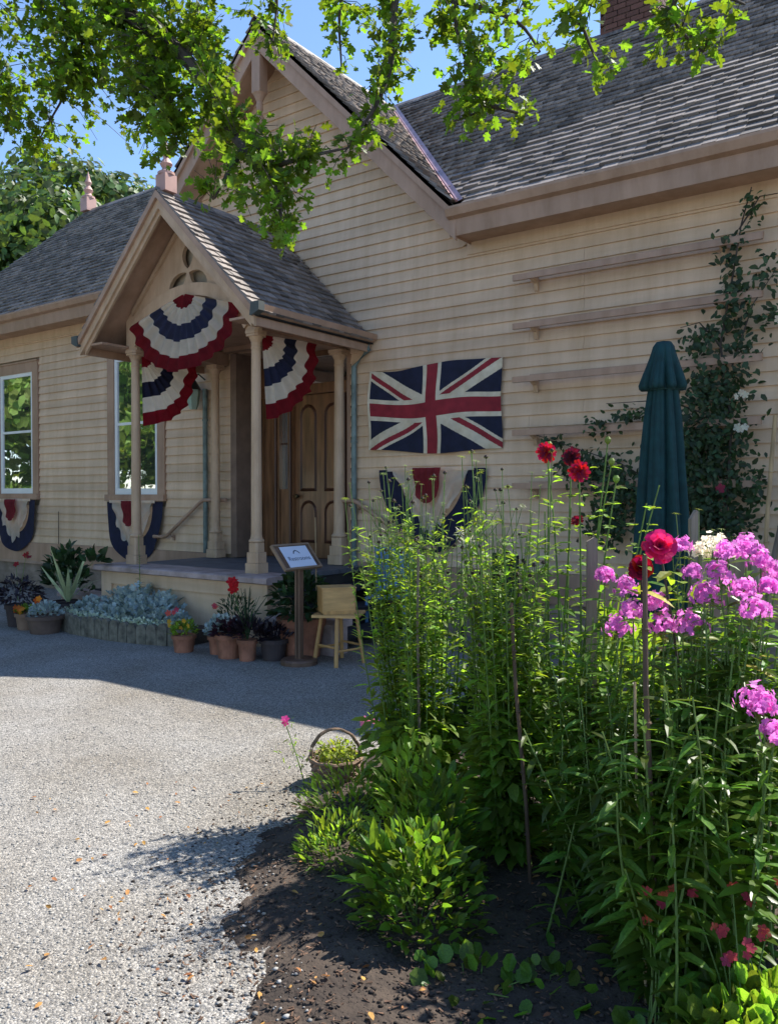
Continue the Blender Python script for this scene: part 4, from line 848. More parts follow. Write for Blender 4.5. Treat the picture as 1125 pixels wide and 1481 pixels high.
for x_, y_, a_ in path(BP, .128):
    m_ = MB(); w2 = .061 + rnd.uniform(-.003, .002); h = .225 + rnd.uniform(-.022, .014)
    pts = [(-w2, 0), (w2, 0), (w2 * 1.0, h * .72), (w2 * .82, h * .88), (w2 * .45, h * .97), (0, h), (-w2 * .45, h * .97), (-w2 * .82, h * .88), (-w2, h * .72)]
    m_.prism(pts, 'y', -.028, .028); ca, sa = math.cos(a_ + rnd.uniform(-.08, .08)), math.sin(a_); tl = rnd.uniform(-.06, .06)
    m_.v = [(x_ + u * ca - (v + tl * q) * sa, y_ + u * sa + (v + tl * q) * ca, q) for u, v, q in m_.v]
    obj('edging_stone', m_, M_log, eb)
bs = MB().prism([p[:2] for p in BP] + [(-.28, -.34), (-2.38, -.34)], 'z', .0, .15); obj('flower_bed_soil', bs, M_soil, kind='structure')

def clump(parent, center, radii, n, tmpl, size, m, up=.5, limit=0, name='leaf', stuff='foliage', squash=1.0, shell=.45, droop=0):
    d = unit(n); d[:, 2] = np.abs(d[:, 2]) * 1.0 - (1 - squash) * .3
    r = shell + (1 - shell) * rng.random(n) ** .5
    p = np.array(center) + d * np.array(radii) * r[:, None]
    dr = d * np.array([1, 1, .7]) + unit(n) * .6 + np.array([0, 0, up]) - np.array([0, 0, droop])
    rot_ = frames(dr, np.array([0, 0, 1.]) + unit(n) * .7)
    pieces(name, parent, tmpl, p, rot_, rng.uniform(size * .6, size * 1.25, n), m, limit, stuff)
# dusty miller: silver plants, copied along the bed
def silver_plant(loc, hgt, rad, label, n=150):
    t = empty('silver_plant', loc, label, 'plant', 'silver leaved plants filling the stone edged bed')
    clump(t, (loc[0], loc[1], loc[2]), (rad, rad, hgt), n, LOBED, .07, L_silver, .7)
    return t
sp = silver_plant((-1.6, -.62, .13), .26, .20, 'mound of silver grey lobed leaves growing in the stone edged bed')
for i, (x_, y_, s_) in enumerate([(-2.05, -.60, .95), (-1.85, -.75, .8), (-1.35, -.60, 1.2), (-1.15, -.72, .95), (-1.6, -.80, .8), (-.95, -.60, 1.1), (-.72, -.70, .85), (-1.38, -.45, 1.5), (-1.75, -.45, 1.3), (-1.0, -.45, 1.3), (-.55, -.60, .75), (-1.35, -.82, .75), (-2.2, -.66, .7)]):
    copy_tree(sp, loc=(x_, y_, .12), rz=rnd.uniform(0, 6), sc=s_)
ed = empty('alyssum', (-1.2, -.85, .14), 'low white and silver edging plants spilling over the scalloped stones', 'plant')
pp = np.array([(x_ + rnd.uniform(-.06, .06), y_ + rnd.uniform(.03, .12), .16 + rnd.uniform(0, .08)) for x_, y_, _ in path(BP[1:], .0026)]); n = len(pp)
pieces('leaf', ed, LOBED, pp, frames(unit(n) + [0, 0, .5], unit(n)), rng.uniform(.02, .045, n), mat('white_green_leaf', (.52, .60, .50), .7, .2, leaf=.2, rand=.2), 0, 'foliage')
sk = empty('tall_seedling', (-1.35, -.5, .14), 'single thin upright leafy stalk rising from the silver plants', 'plant')
obj('stem', MB().tube([(-1.35, -.5, .14), (-1.34, -.5, .6), (-1.36, -.5, 1.12)], .006, .003, n=5), M_stem, sk)
n = 60; zz_ = rng.uniform(.3, .95, n); a_ = rng.uniform(0, 6.3, n)
pieces('leaf', sk, LANCE, np.stack([np.full(n, -1.35), np.full(n, -.5), zz_], 1), frames(np.stack([np.cos(a_), np.sin(a_), np.full(n, .3)], 1), np.array([[0, 0, 1.]] * n)), rng.uniform(.05, .09, n) * (1.2 - zz_ * .7), L_dark, 60)

# ------------------------------------------------------------ potted plants
def pot(t, x, y, r, h, m=None, k=.74):
    m = m or M_terra
    obj('pot', MB().lathe([(r * k, 0), (r * .97 - .012, h * .78), (r * .97 - .012, h * .80), (r, h * .80), (r, h), (r - .015, h), (r - .02, h - .02)], (x, y, 0), 24), m, t, smooth=False)
    obj('potting_soil', MB().lathe([(r - .022, h - .03), (r - .022, h - .022)], (x, y, 0), 16), M_soil, t)
PET5 = ([(0, 0, 0)] + [(math.cos(a) * q, math.sin(a) * q, .10 if q > .5 else .03) for i in range(5) for a, q in ((R(72 * i - 30), .75), (R(72 * i), 1.0), (R(72 * i + 30), .75), (R(72 * i + 36), .35))],
        [(0, 1 + i * 4, 2 + i * 4, 3 + i * 4) for i in range(5)] + [(0, 3 + i * 4, 4 + i * 4, 1 + ((i + 1) % 5) * 4) for i in range(5)])
def flowers(t, pts, size, m, name='flower', tmpl=PET5, face=(.0, -.7, .6)):
    pts = np.array(pts, float); n = len(pts)
    nrm = np.array(face) + rng.normal(0, .35, (n, 3)); nrm /= np.linalg.norm(nrm, axis=1, keepdims=True)
    s_ = np.cross(nrm, unit(n)); s_ /= np.linalg.norm(s_, axis=1, keepdims=True); rt = np.stack([s_, np.cross(nrm, s_), nrm], 2)
    pieces(name, t, tmpl, pts, rt, rng.uniform(.85, 1.15, n) * size, m, 300, name + 's')
def stems(t, pairs, r=.004, m=None, name='stems'):
    mb = MB()
    for a, b in pairs:
        a, b = Vector(a), Vector(b); mid = (a + b) / 2 + Vector((rnd.uniform(-.02, .02), rnd.uniform(-.02, .02), 0)); mb.tube([a, mid, b], r, r * .6, n=5, cap=False)
    return obj(name, mb, m or M_stem, t, kind='stuff')
def potted(x, y, r, h, label, m=None): t = empty('potted_plant', (x, y, 0), label, 'potted plant', 'potted plants standing along the porch front'); pot(t, x, y, r, h, m); return t
t = potted(-.09, -.93, .125, .17, 'small terracotta pot of yellow and orange pansies at the right end of the stone edging')
clump(t, (-.09, -.93, .17), (.14, .13, .13), 160, OVATE, .05, L_lime)
q_ = [(-.20, -1.02, .30), (-.16, -1.05, .27), (.03, -1.03, .33), (-.05, -1.0, .25), (.06, -1.0, .28)]
flowers(t, q_, .03, M_yellow if False else mat('yellow_petal', (.75, .52, .05), .6, .2, 20, leaf=.95, rand=.2), face=(.4, -.8, .3)); flowers(t, [(-.14, -.98, .42), (-.17, -.99, .39), (-.24, -1.0, .38)], .032, M_coral, face=(.4, -.8, .3))
t = potted(.27, -.80, .11, .18, 'smaller terracotta pot of silver leaves behind the coleus pot')
clump(t, (.27, -.80, .18), (.13, .13, .15), 130, LOBED, .06, L_silver)
t = potted(.50, -.87, .145, .23, 'medium terracotta pot of dark purple coleus with silver leaves')
clump(t, (.50, -.87, .22), (.17, .16, .12), 200, OVATE, .07, mat('coleus', (.045, .012, .02), .5, .3, 10, rand=.5)); clump(t, (.40, -.86, .25), (.16, .14, .14), 120, LOBED, .055, L_silver)
t = potted(.27, -.60, .15, .22, 'pot of loose green foliage close against the porch wall'); clump(t, (.27, -.55, .25), (.26, .16, .32), 260, LANCE, .06, L_dark)
flowers(t, [(.10, -.7, .45), (.12, -.7, .43)], .03, M_coral)
t = potted(.74, -.87, .10, .20, 'narrow terracotta pot with a red canna flower and dark spiky leaves')
clump(t, (.72, -.83, .22), (.20, .18, .15), 260, LANCE, .10, L_purple)
mb = MB()
for i in range(16):
    a_ = rnd.uniform(0, 6.3); l_ = rnd.uniform(.32, .5); sp_ = rnd.uniform(.08, .25); mb.tube([(.74, -.87, .2), (.74 + math.cos(a_) * sp_ * .4, -.87 + math.sin(a_) * sp_ * .4, .2 + l_ * .6), (.74 + math.cos(a_) * sp_, -.87 + math.sin(a_) * sp_, .2 + l_)], .008, .002, n=4)
obj('spiky_leaves', mb, L_dark, t)
flowers(t, [(.60 + rnd.uniform(-.04, .04), -.90 + rnd.uniform(-.03, .03), .70 + rnd.uniform(-.07, .06)) for i in range(9)], .045, mat('canna_red', (.55, .01, .02), .5, .2, leaf=.95), face=(.4, -.8, .2)); stems(t, [((.70, -.87, .2), (.60, -.9, .66))])
t = potted(.92, -.70, .14, .20, 'dark plastic pot beside the narrow terracotta pot', M_terrad); clump(t, (.92, -.70, .2), (.16, .14, .12), 160, LANCE, .09, L_purple)
t = potted(1.02, -.42, .24, .38, 'largest terracotta pot with a bushy dark green shrub behind the sign post')
clump(t, (1.02, -.42, .40), (.30, .28, .42), 420, OVATE, .11, L_dark, 0, 80, shell=.3)
obj('cane', MB().tube([(1.2, -.40, .3), (1.2, -.42, 1.35)], .006, n=5), M_bamboo, t)
# left group
t = potted(-2.26, -1.10, .21, .20, 'wide dark bowl of yellow pansies and silver leaves left of the edging', mat('brown_bowl', (.13, .085, .065), .8, .2, 7)); clump(t, (-2.26, -1.1, .2), (.18, .17, .14), 220, LOBED, .05, L_silver)
flowers(t, [(-2.22, -1.2, .40), (-2.26, -1.2, .38)], .04, M_orange, face=(.5, -.8, .3))
t = potted(-2.66, -1.08, .14, .19, 'light terracotta bowl with orange pansies near the left edge', mat('buff_pot', (.24, .15, .10), .85, .2)); clump(t, (-2.66, -1.08, .18), (.14, .13, .10), 120, OVATE, .05, L_lime)
flowers(t, [(-2.62, -1.2, .26), (-2.60, -1.2, .22), (-2.56, -1.2, .25), (-2.78, -1.15, .25), (-2.78, -1.15, .21)], .042, M_orange, face=(.5, -.8, .3))
t = potted(-2.98, -1.0, .16, .26, 'tall dark pot of trailing purple leaves at the left edge', M_terrad); clump(t, (-3.0, -1.0, .3), (.32, .28, .28), 420, LANCE, .10, L_purple, .1, droop=.4)
flowers(t, [(-2.95, -.9, .86), (-2.92, -.9, .82), (-3.2, -.9, .72), (-3.0, -.9, .84)], .04, mat('geranium_red', (.30, .01, .02), .5, .2, leaf=.95), face=(.5, -.8, .3)); stems(t, [((-2.98, -1, .3), (-2.95, -.92, .84)), ((-3.0, -1, .3), (-3.2, -.9, .7))])
t = potted(-2.55, -.62, .18, .26, 'pot holding a pale striped spiky cordyline', M_terrad)
mb = MB()
for i in range(13):
    a_ = i * 2.4; l_ = rnd.uniform(.42, .68); sp_ = rnd.uniform(.12, .45); dr_ = .12 if sp_ > .35 else 0
    cx_, sx_ = math.cos(a_), math.sin(a_)
    P_ = [Vector((-2.55 + cx_ * sp_ * q, -.62 + sx_ * sp_ * q, .28 + l_ * q - dr_ * q * q * 2)) for q in (0, .35, .7, 1)]; W_ = [.018, .026, .018, .002]; o_ = Vector((-sx_, cx_, 0))
    if abs(o_.dot(Vector(RT))) < .4: o_ = Vector(RT)
    mb.poly([p + o_ * w_ for p, w_ in zip(P_, W_)] + [p - o_ * w_ for p, w_ in zip(P_, W_)], [(0, 1, 5, 4), (1, 2, 6, 5), (2, 3, 7, 6)])
obj('sword_leaves', mb, mat('cordyline', (.36, .42, .22), .5, .2, 10, rand=.3), t)
t = potted(-2.85, -.45, .2, .25, 'dark pot of broad green leaves behind the cordyline', M_terrad); clump(t, (-2.85, -.45, .45), (.28, .22, .45), 240, OVATE, .13, L_dark)
clump(t, (-2.30, -.42, .75), (.16, .10, .12), 40, OVATE, .13, L_dark); stems(t, [((-2.8, -.45, .3), (-2.3, -.42, .8))])
t = potted(-2.98, -.15, .13, .2, 'pot with sparse dark stems beside the left stone block', M_terrad); clump(t, (-2.6, -.45, .35), (.25, .15, .35), 60, OVATE, .08, L_dark)

# ------------------------------------------------------------ climbing vine
vn = empty('climbing_rose', (4.6, WY - .2, 0), 'dark green climbing rose spreading over the trellis rails', 'climbing plant')
pp, dd = [], []
for cx, cy, cz, rx, rz_, w_ in VINE:
    n = int(2000 * rx * rz_ * 3.0 * min(1, w_) * (.6 if cz > 2.75 else 1)) + 14
    q = rng.normal(size=(n, 3)) * np.array([rx * .55, .07, rz_ * .55]); pp.append(np.array([cx, cy, cz]) + q)
pp = np.concatenate(pp); pp[:, 1] = np.clip(pp[:, 1], 1.05, 1.46); n = len(pp)
dr = rng.normal(size=(n, 3)) * [1, .4, 1] + [0, -.3, -.3]
pieces('leaf', vn, OVATE, pp, frames(dr, np.array([0, -1, .4]) + unit(n) * .6), rng.uniform(.035, .085, n), L_vine, 300, 'foliage')
mb = MB(); base = (4.62, WY - .15, .1)
cs_ = [(4.5, 1.33, 1.2), (4.55, 1.33, 2.2), (4.45, 1.33, 2.9), (4.55, 1.33, 3.5), (4.62, 1.33, 3.95), (4.7, 1.33, 4.25)]
mb.tube([base] + cs_, .016, .005, n=6)
for a, b in (((4.55, 1.33, 2.2), (3.4, 1.33, 2.45)), ((4.5, 1.33, 1.3), (2.6, 1.33, 2.2)), ((4.45, 1.33, 2.9), (4.1, 1.33, 3.1)), ((4.55, 1.33, 2.7), (4.9, 1.33, 3.5)), ((4.6, 1.33, 3.9), (4.95, 1.33, 4.15))):
    m_ = ((Vector(a) + Vector(b)) / 2 + Vector((0, -.03, .12))); mb.tube([a, m_, b], .009, .003, n=5)
obj('stem', mb, M_bark, vn)
flowers(vn, [(4.66, 1.2, 2.45), (4.69, 1.2, 2.43), (4.63, 1.2, 2.15), (4.66, 1.2, 2.13), (4.69, 1.2, 2.15), (4.62, 1.2, 2.42), (4.95, 1.2, 3.05), (4.8, 1.2, 4.4)], .04, M_wpetal, face=(0, -1, .2))
flowers(vn, [(4.5, 1.18, 1.62)], .05, M_coral, face=(0, -1, .2))
# ------------------------------------------------------------ garden plants
Z3 = np.array([0, 0, 1.])
def gz(x_, y_): return float(bed_z(np.array([x_]), np.array([y_]))[0])
def bent(a, b, k=5, bow=.03):
    a, b = np.array(a, float), np.array(b, float); o = rng.normal(0, bow, 3) * [1, 1, 0]; ts = np.linspace(0, 1, k)
    return [tuple(a + (b - a) * t + o * 4 * t * (1 - t)) for t in ts]
def along(P_, t):
    P_ = np.array(P_); f = t * (len(P_) - 1); i = np.minimum(f.astype(int), len(P_) - 2); return P_[i] + (P_[i + 1] - P_[i]) * (f - i)[:, None]
def tall_stalks(name, label, base, rad, n, z0, z1, lean, leafn, m, seeds=True, hf=.45):
    t = empty(name, (base[0], base[1], 0), label, 'plant', 'tall leafy flower stalks tied to stakes in the garden bed')
    mb = MB(); tips = []; LP, LD, LS = [], [], []
    for i in range(n):
        a_ = rng.uniform(0, 6.28); q = math.sqrt(rng.random()); r_ = rad * q
        b_ = (base[0] + r_ * .55 * math.cos(a_), base[1] + r_ * .55 * math.sin(a_), gz(*base) - .01)
        h = z0 + (z1 - z0) * rng.random() ** .8
        tp = (base[0] + lean[0] + r_ * 1.25 * math.cos(a_) + rng.normal(0, .02), base[1] + lean[1] + r_ * 1.25 * math.sin(a_) + rng.normal(0, .02), h)
        P_ = bent(b_, tp, 7, .018); mb.tube(P_, .0042, .0016, n=5, cap=False); tips.append(P_[-1])
        # side shoots near the top
        for j in range(rng.integers(1, 4)):
            t0 = rng.uniform(.62, .9); s0 = along(P_, np.array([t0]))[0]; e_ = s0 + np.array([rng.normal(0, .05), rng.normal(0, .05), rng.uniform(.06, .17)])
            mb.tube([tuple(s0), tuple((s0 + e_) / 2 + [0, 0, -.012]), tuple(e_)], .0022, .0013, n=4, cap=False); tips.append(tuple(e_))
        k = leafn; tt = rng.random(k) ** .85 * .84 + .03; LP.append(along(P_, tt)); aa = rng.uniform(0, 6.28, k)
        LD.append(np.stack([np.cos(aa), np.sin(aa), rng.uniform(-.3, .9, k)], 1)); LS.append((.10 - .06 * tt) * rng.uniform(.6, 1.3, k))
    obj('stems', mb, M_stem, t, kind='stuff')
    LP, LD, LS = np.concatenate(LP), np.concatenate(LD), np.concatenate(LS); n_ = len(LP)
    pieces('leaf', t, LANCE, LP, frames(LD, Z3 + unit(n_) * .5), LS, m, 120, 'foliage')
    # broad basal leaves
    k = int(n * 14); a_ = rng.uniform(0, 6.28, k); r_ = rad * .95 * np.sqrt(rng.random(k)); zz_ = hf * rng.random(k) ** .8 + .05
    bpos = np.stack([base[0] + r_ * np.cos(a_) + lean[0] * zz_, base[1] + r_ * np.sin(a_) + lean[1] * zz_, zz_], 1)
    pieces('basal_leaf', t, OVATE, bpos, frames(np.stack([np.cos(a_), np.sin(a_), rng.uniform(-.7, .5, k)], 1), Z3 + unit(k) * .5), rng.uniform(.04, .10, k), L_lime, 80, 'basal_foliage')
    if seeds:
        tp = np.array(tips); k = len(tp)
        BR_ = ([(0, 0, 0)] + [(math.cos(a) * q_, math.sin(a) * q_, z_) for i in range(8) for a, q_, z_ in ((R(45 * i - 10), .45, .1), (R(45 * i), 1, -.05), (R(45 * i + 10), .45, .1))], [(0, 1 + 3 * i, 2 + 3 * i, 3 + 3 * i) for i in range(8)])
        rt = frames(unit(k) * [1, 1, .2], Z3 + unit(k) * .3)
        pieces('bract', t, BR_, tp, rt, rng.uniform(.014, .027, k), mat('bract_green', (.20, .30, .07), .5, .2, leaf=.4, rand=.3), 200, 'bracts')
        sm = MB().lathe([(.1, -.3), (.75, 0), (.85, .4), (.5, .95), (.1, 1.2)], (0, 0, 0), 7); sel = rng.random(k) < .3
        pieces('seed_head', t, (sm.v, sm.f), tp[sel], np.repeat(np.eye(3)[None], sel.sum(), 0), rng.uniform(.008, .013, sel.sum()), M_seed, 100)
    return t
tall_stalks('coneflower_plant', 'wide clump of tall thin seed-headed stalks in front of the wide swag bunting', (4.16, -3.05), .26, 52, 1.18, 1.70, (-.05, -.02), 80, L_lime)
tall_stalks('coneflower_plant', 'narrow clump of tall seed-headed stalks tied to the middle cane', (4.74, -3.26), .155, 42, 1.18, 1.74, (-.02, -.02), 80, L_lime, hf=.55)
tall_stalks('coneflower_plant', 'small group of seed-headed stalks showing above the phlox near the red rose', (5.45, -2.9), .10, 8, 1.30, 1.50, (-.05, 0), 14, L_lime, hf=.8)
# white lily-like flower on the first clump
wf = empty('spider_flower', (4.25, -2.95, 0), 'white spidery flower head fading among the tall stalks', 'flower')
obj('stem', MB().tube(bent((4.25, -2.95, 0), (4.30, -2.92, 1.36), 5, .01), .004, .003, n=5), M_stem, wf)
flowers(wf, [(4.30 + rng.normal(0, .03), -2.92 + rng.normal(0, .03), 1.36 + rng.normal(0, .04)) for i in range(9)], .035, M_wpetal, tmpl=([(0, 0, 0)] + [(math.cos(R(60 * i + o)) * q, math.sin(R(60 * i + o)) * q, .2 * q) for i in range(6) for o, q in ((-8, .5), (0, 1), (8, .5))], [(0, 1 + 3 * i, 2 + 3 * i, 3 + 3 * i) for i in range(6)]))
# dahlias
dh = empty('dahlia_plant', (4.78, -2.90, 0), 'tall dahlia with three deep red blooms above bright lobed leaves', 'plant')
mb = MB(); hd = [np.array(p) for p in DAHLIAS]; ST = []
for p in hd + [np.array((4.98, -2.75, 1.70)), np.array((5.02, -2.8, 1.62)), np.array((4.72, -2.85, 1.78)), np.array((4.95, -2.72, 1.80)), np.array((5.13, -2.72, 1.52)), np.array((5.18, -2.7, 1.60)), np.array((4.85, -2.9, 1.50)), np.array((4.7, -2.85, 1.48))]:
    P_ = bent((4.80 + rng.normal(0, .05), -2.88 + rng.normal(0, .05), 0), p, 7, .03); ST.append(P_); mb.tube(P_, .007, .003, n=6, cap=False)
obj('stem', mb, M_stem, dh)
pp, dr, sz = [], [], []
for P_ in ST:
    for t0 in np.linspace(.30, .93, 11):
        s0 = along(P_, np.array([t0]))[0]; a0 = rng.uniform(0, 6.28)
        for sg_ in (0, math.pi):
            for o, l_ in ((0, 1), (.9, .7), (-.9, .7)):
                a_ = a0 + sg_ + o; d_ = np.array([math.cos(a_), math.sin(a_), rng.uniform(-.15, .5)]); pp.append(s0 + np.array([math.cos(a0 + sg_), math.sin(a0 + sg_), .2]) * .04); dr.append(d_); sz.append(rng.uniform(.05, .085) * l_ * (1.15 - t0 * .4))
pieces('leaf', dh, OVATE, np.array(pp), frames(np.array(dr), Z3 + unit(len(pp)) * .3), np.array(sz), L_lime, 260, 'foliage')
PETAL = ([(0, .05, 0), (.5, .2, .06), (1, .14, .0), (1.06, 0, .01), (1, -.14, .0), (.5, -.2, .06), (0, -.05, 0)], [(0, 6, 5, 1), (1, 5, 4, 3, 2)])
def bloom(t, c, face, rad, m, rows_=((1.0, 16, .05), (.85, 14, .25), (.65, 12, .45), (.42, 9, .8), (.22, 6, 1.3)), name='bloom'):
    f = np.array(face, float); f /= np.linalg.norm(f); s_ = np.cross(f, [0, 0, 1.]); s_ /= np.linalg.norm(s_); u_ = np.cross(s_, f); mb = MB()
    tv = np.array(PETAL[0], float) * [1, 1 if len(rows_) == 5 else 2.0, 1]
    for k, nn, el in rows_:
        for i in range(nn):
            a_ = 2 * math.pi * (i + rng.uniform(-.25, .25) + (k * 7) % 1) / nn; d_ = (s_ * math.cos(a_) + u_ * math.sin(a_)) * math.cos(el) + f * math.sin(el)
            rr = frames(d_[None], f[None] + unit(1) * .12)[0]; V = (rr * (rad * k * rng.uniform(.9, 1.08))) @ tv.T
            mb.poly((V.T + np.array(c) + f * rad * .12 * (1 - k)).tolist(), PETAL[1])
    return obj(name, mb, m, t)
fc = (CN - hd[0])
bloom(dh, hd[0], fc + [0, 0, .6], .047, M_red); bloom(dh, hd[1], fc + [-1, .5, 1], .046, M_darkred); bloom(dh, hd[2], fc + [.8, .5, .3], .049, M_red)
bloom(dh, (4.83, -2.78, 1.44), (0, -1, .8), .03, M_red)
for p in ((4.98, -2.75, 1.70), (5.02, -2.8, 1.62), (4.72, -2.85, 1.78), (4.95, -2.72, 1.80)):
    obj('bud', MB().lathe([(.004, -.012), (.014, 0), (.016, .012), (.008, .024)], p, 8), MATS['bract_green'], dh)
# phlox
def phlox(key, label, m_head, leafn=38):
    S_ = PHLOX[key]; b0 = S_[0]
    t = empty('phlox_plant', (b0[0], b0[1], 0), label, 'plant', 'phlox plants in the right half of the garden bed')
    mb = MB(); LP, LD, LS = [], [], []; heads = []
    ext = []
    for s_ in S_:
        ext.append(s_)
        for _ in range(3): ext.append((s_[0] + rng.normal(0, .07), s_[1] + rng.normal(0, .07), s_[2] + rng.normal(0, .09), s_[3] + rng.normal(0, .09), s_[4] * rng.uniform(.72, .93), 0))
    for bx_, by_, hx_, hy_, hz_, kd in ext:
        if not kd and hx_ - .5 * hy_ > 7.62: continue
        P_ = bent((bx_ + rng.normal(0, .03), by_ + rng.normal(0, .03), 0), (hx_, hy_, hz_), 7, .03); mb.tube(P_, .0052, .0028, n=5, cap=False)
        k = leafn; tt = np.repeat(np.linspace(.10, .97, k // 2), 2); p_ = along(P_, tt); a0 = np.repeat(np.arange(k // 2) * 1.62 + rng.uniform(0, 6), 2) + np.tile([0, math.pi], k // 2)
        LP.append(p_); LD.append(np.stack([np.cos(a0), np.sin(a0), rng.uniform(-.35, .35, k)], 1)); LS.append(rng.uniform(.085, .135, k) * (1.05 - .55 * np.abs(tt - .5)))
        if kd: heads.append((hx_, hy_, hz_))
    obj('stems', mb, M_stem, t, kind='stuff')
    LP, LD, LS = np.concatenate(LP), np.concatenate(LD), np.concatenate(LS); k = len(LP)
    pieces('leaf', t, LANCE, LP, frames(LD, Z3 + unit(k) * .35), LS, L_phlox, 300, 'foliage')
    for h in heads:
        k = 64; d_ = unit(k); d_[:, 2] = np.abs(d_[:, 2]) * 1.1 - .35; hs_ = rng.uniform(.62, 1.08); pos = np.array(h) + d_ * np.array([.056, .056, .066]) * hs_ * rng.uniform(.5, 1.15, (k, 1))
        nrm = d_ + unit(k) * .3; nrm /= np.linalg.norm(nrm, axis=1, keepdims=True); s_ = np.cross(nrm, unit(k)); s_ /= np.linalg.norm(s_, axis=1, keepdims=True)
        rt = np.stack([s_, np.cross(nrm, s_), nrm], 2); tv = np.array(PET5[0]); V = (np.einsum('nij,kj->nki', rt * (rng.uniform(.010, .0145, k))[:, None, None], tv) + pos[:, None])
        hb = MB()
        for i in range(k): hb.poly(V[i].tolist(), PET5[1])
        obj('flower_head', hb, m_head, t)
    return t
phlox('phlox_left', 'pink phlox around the wooden picket left of the red rose', M_pink)
phlox('phlox_right', 'tall phlox at the right edge with the largest mass of pink blooms', M_pink)
phlox('phlox_front', 'nearest dark leafed phlox with few low pink blooms at the right edge', M_pink)
phlox('phlox_white', 'phlox with white flower heads behind the pink ones', M_wpetal)
# extra fill of dark shrubby leaves deep in the bed
def bush(name, label, c, rad, n, tmpl, size, m, cat_='plant', limit=60, up=.4, group=None, shell=.3):
    t = empty(name, (c[0], c[1], 0), label, cat_, group); clump(t, (c[0], c[1], c[2]), rad, n, tmpl, size, m, up, limit, shell=shell)
    mb = MB()
    for i in range(7): mb.tube(bent((c[0] + rng.normal(0, .02), c[1] + rng.normal(0, .02), 0), (c[0] + rng.uniform(-.7, .7) * rad[0], c[1] + rng.uniform(-.7, .7) * rad[1], c[2] + rng.uniform(.4, .85) * rad[2]), 4, .02), .004, .002, n=5, cap=False)
    obj('stem', mb, M_stem, t); return t
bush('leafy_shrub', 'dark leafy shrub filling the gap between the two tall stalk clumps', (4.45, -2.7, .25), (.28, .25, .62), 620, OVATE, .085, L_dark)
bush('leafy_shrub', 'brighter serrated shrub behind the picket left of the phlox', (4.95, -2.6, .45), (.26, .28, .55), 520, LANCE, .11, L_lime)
bush('leafy_shrub', 'yellow green leafy plant at the right edge behind the front phlox', (6.05, -3.25, .35), (.22, .22, .45), 300, OVATE, .08, L_lime)
bush('herb_plant', 'low fine leafed green herb spilling over the bed edge beside the basket', (3.95, -3.35, .02), (.28, .22, .26), 620, LANCE, .05, L_lime)
bush('herb_plant', 'feathery low herb at the shaded foot of the bed, left of the broad leaves', (4.18, -3.72, .02), (.20, .17, .20), 420, LANCE, .05, L_lime)
bush('sage_plant', 'upright bright leaved plant at the foot of the wide stalk clump', (4.50, -3.60, .05), (.20, .18, .50), 420, LANCE, .075, L_lime)
bush('sage_plant', 'upright leafy stems between the two stalk clumps, lit at the tips', (4.62, -3.62, .05), (.15, .14, .45), 240, OVATE, .07, L_phlox)
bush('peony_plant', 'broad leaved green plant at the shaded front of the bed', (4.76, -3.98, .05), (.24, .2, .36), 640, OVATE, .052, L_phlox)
bush('peony_plant', 'pale lanceolate leaves in front of the feathery herb', (4.62, -3.98, .10), (.12, .12, .22), 60, LANCE, .14, L_phlox)
bush('strawberry_plant', 'small low plant with rounded green leaves on bare soil, bottom centre', (5.08, -4.16, .0), (.22, .14, .10), 46, ROUND, .048, L_phlox, shell=.7)
bush('strawberry_plant', 'second small rounded leaf plant nearer the pale stake', (5.28, -4.05, .0), (.16, .12, .10), 30, ROUND, .045, L_phlox, shell=.7)
bush('strawberry_plant', 'tiny green seedling at the bottom of the bed by the purple bloom', (5.22, -4.42, .0), (.10, .08, .06), 16, ROUND, .05, L_phlox, shell=.7)
# rose
rs_ = empty('rose_bush', (5.38, -3.3, 0), 'rose bush with two crimson blooms and large yellow green leaves', 'plant')
mb = MB(); RB = [(5.41, -3.43, 1.37), (5.34, -3.42, 1.29)]
for p in RB: mb.tube(bent((5.45, -3.25, 0), p, 6, .03), .006, .004, n=6)
obj('stem', mb, M_bark, rs_)
for p, r_, m_ in ((RB[0], .058, M_rose), (RB[1], .046, M_red)):
    bloom(rs_, p, CN - np.array(p) + [.3, .2, 1.2], r_, m_, ((1.0, 9, .0), (1.0, 8, .35), (.9, 8, .7), (.7, 7, 1.0), (.5, 6, 1.2), (.35, 5, 1.4)))
ctr = np.array([(5.38, -3.38, 1.27), (5.45, -3.40, 1.28), (5.48, -3.38, 1.24), (5.36, -3.40, 1.24), (5.50, -3.32, 1.18), (5.33, -3.42, 1.30), (5.42, -3.45, 1.10), (5.36, -3.42, 1.0), (5.52, -3.42, 1.05)]); ctr = np.concatenate([ctr, ctr + rng.normal(0, .05, ctr.shape), ctr + rng.normal(0, .06, ctr.shape) - [0, 0, .1]]); k = len(ctr)
pieces('leaf', rs_, OVATE, ctr, frames(unit(k) * [1, 1, .4], Z3 + unit(k) * .4), rng.uniform(.05, .085, k), mat('rose_leaf', (.20, .28, .035), .45, .2, leaf=.5, rand=.3), 60)
ctr = np.array([(5.74, -3.45, 1.02), (5.78, -3.42, .99), (5.70, -3.50, 1.0), (5.82, -3.40, .95), (5.76, -3.50, .93), (5.36, -3.50, 1.22)]); k = len(ctr)
pieces('yellow_leaf', rs_, LANCE, ctr, frames(unit(k) * [1, 1, .3], Z3 + unit(k) * .3), rng.uniform(.10, .15, k), L_yellow, 60)
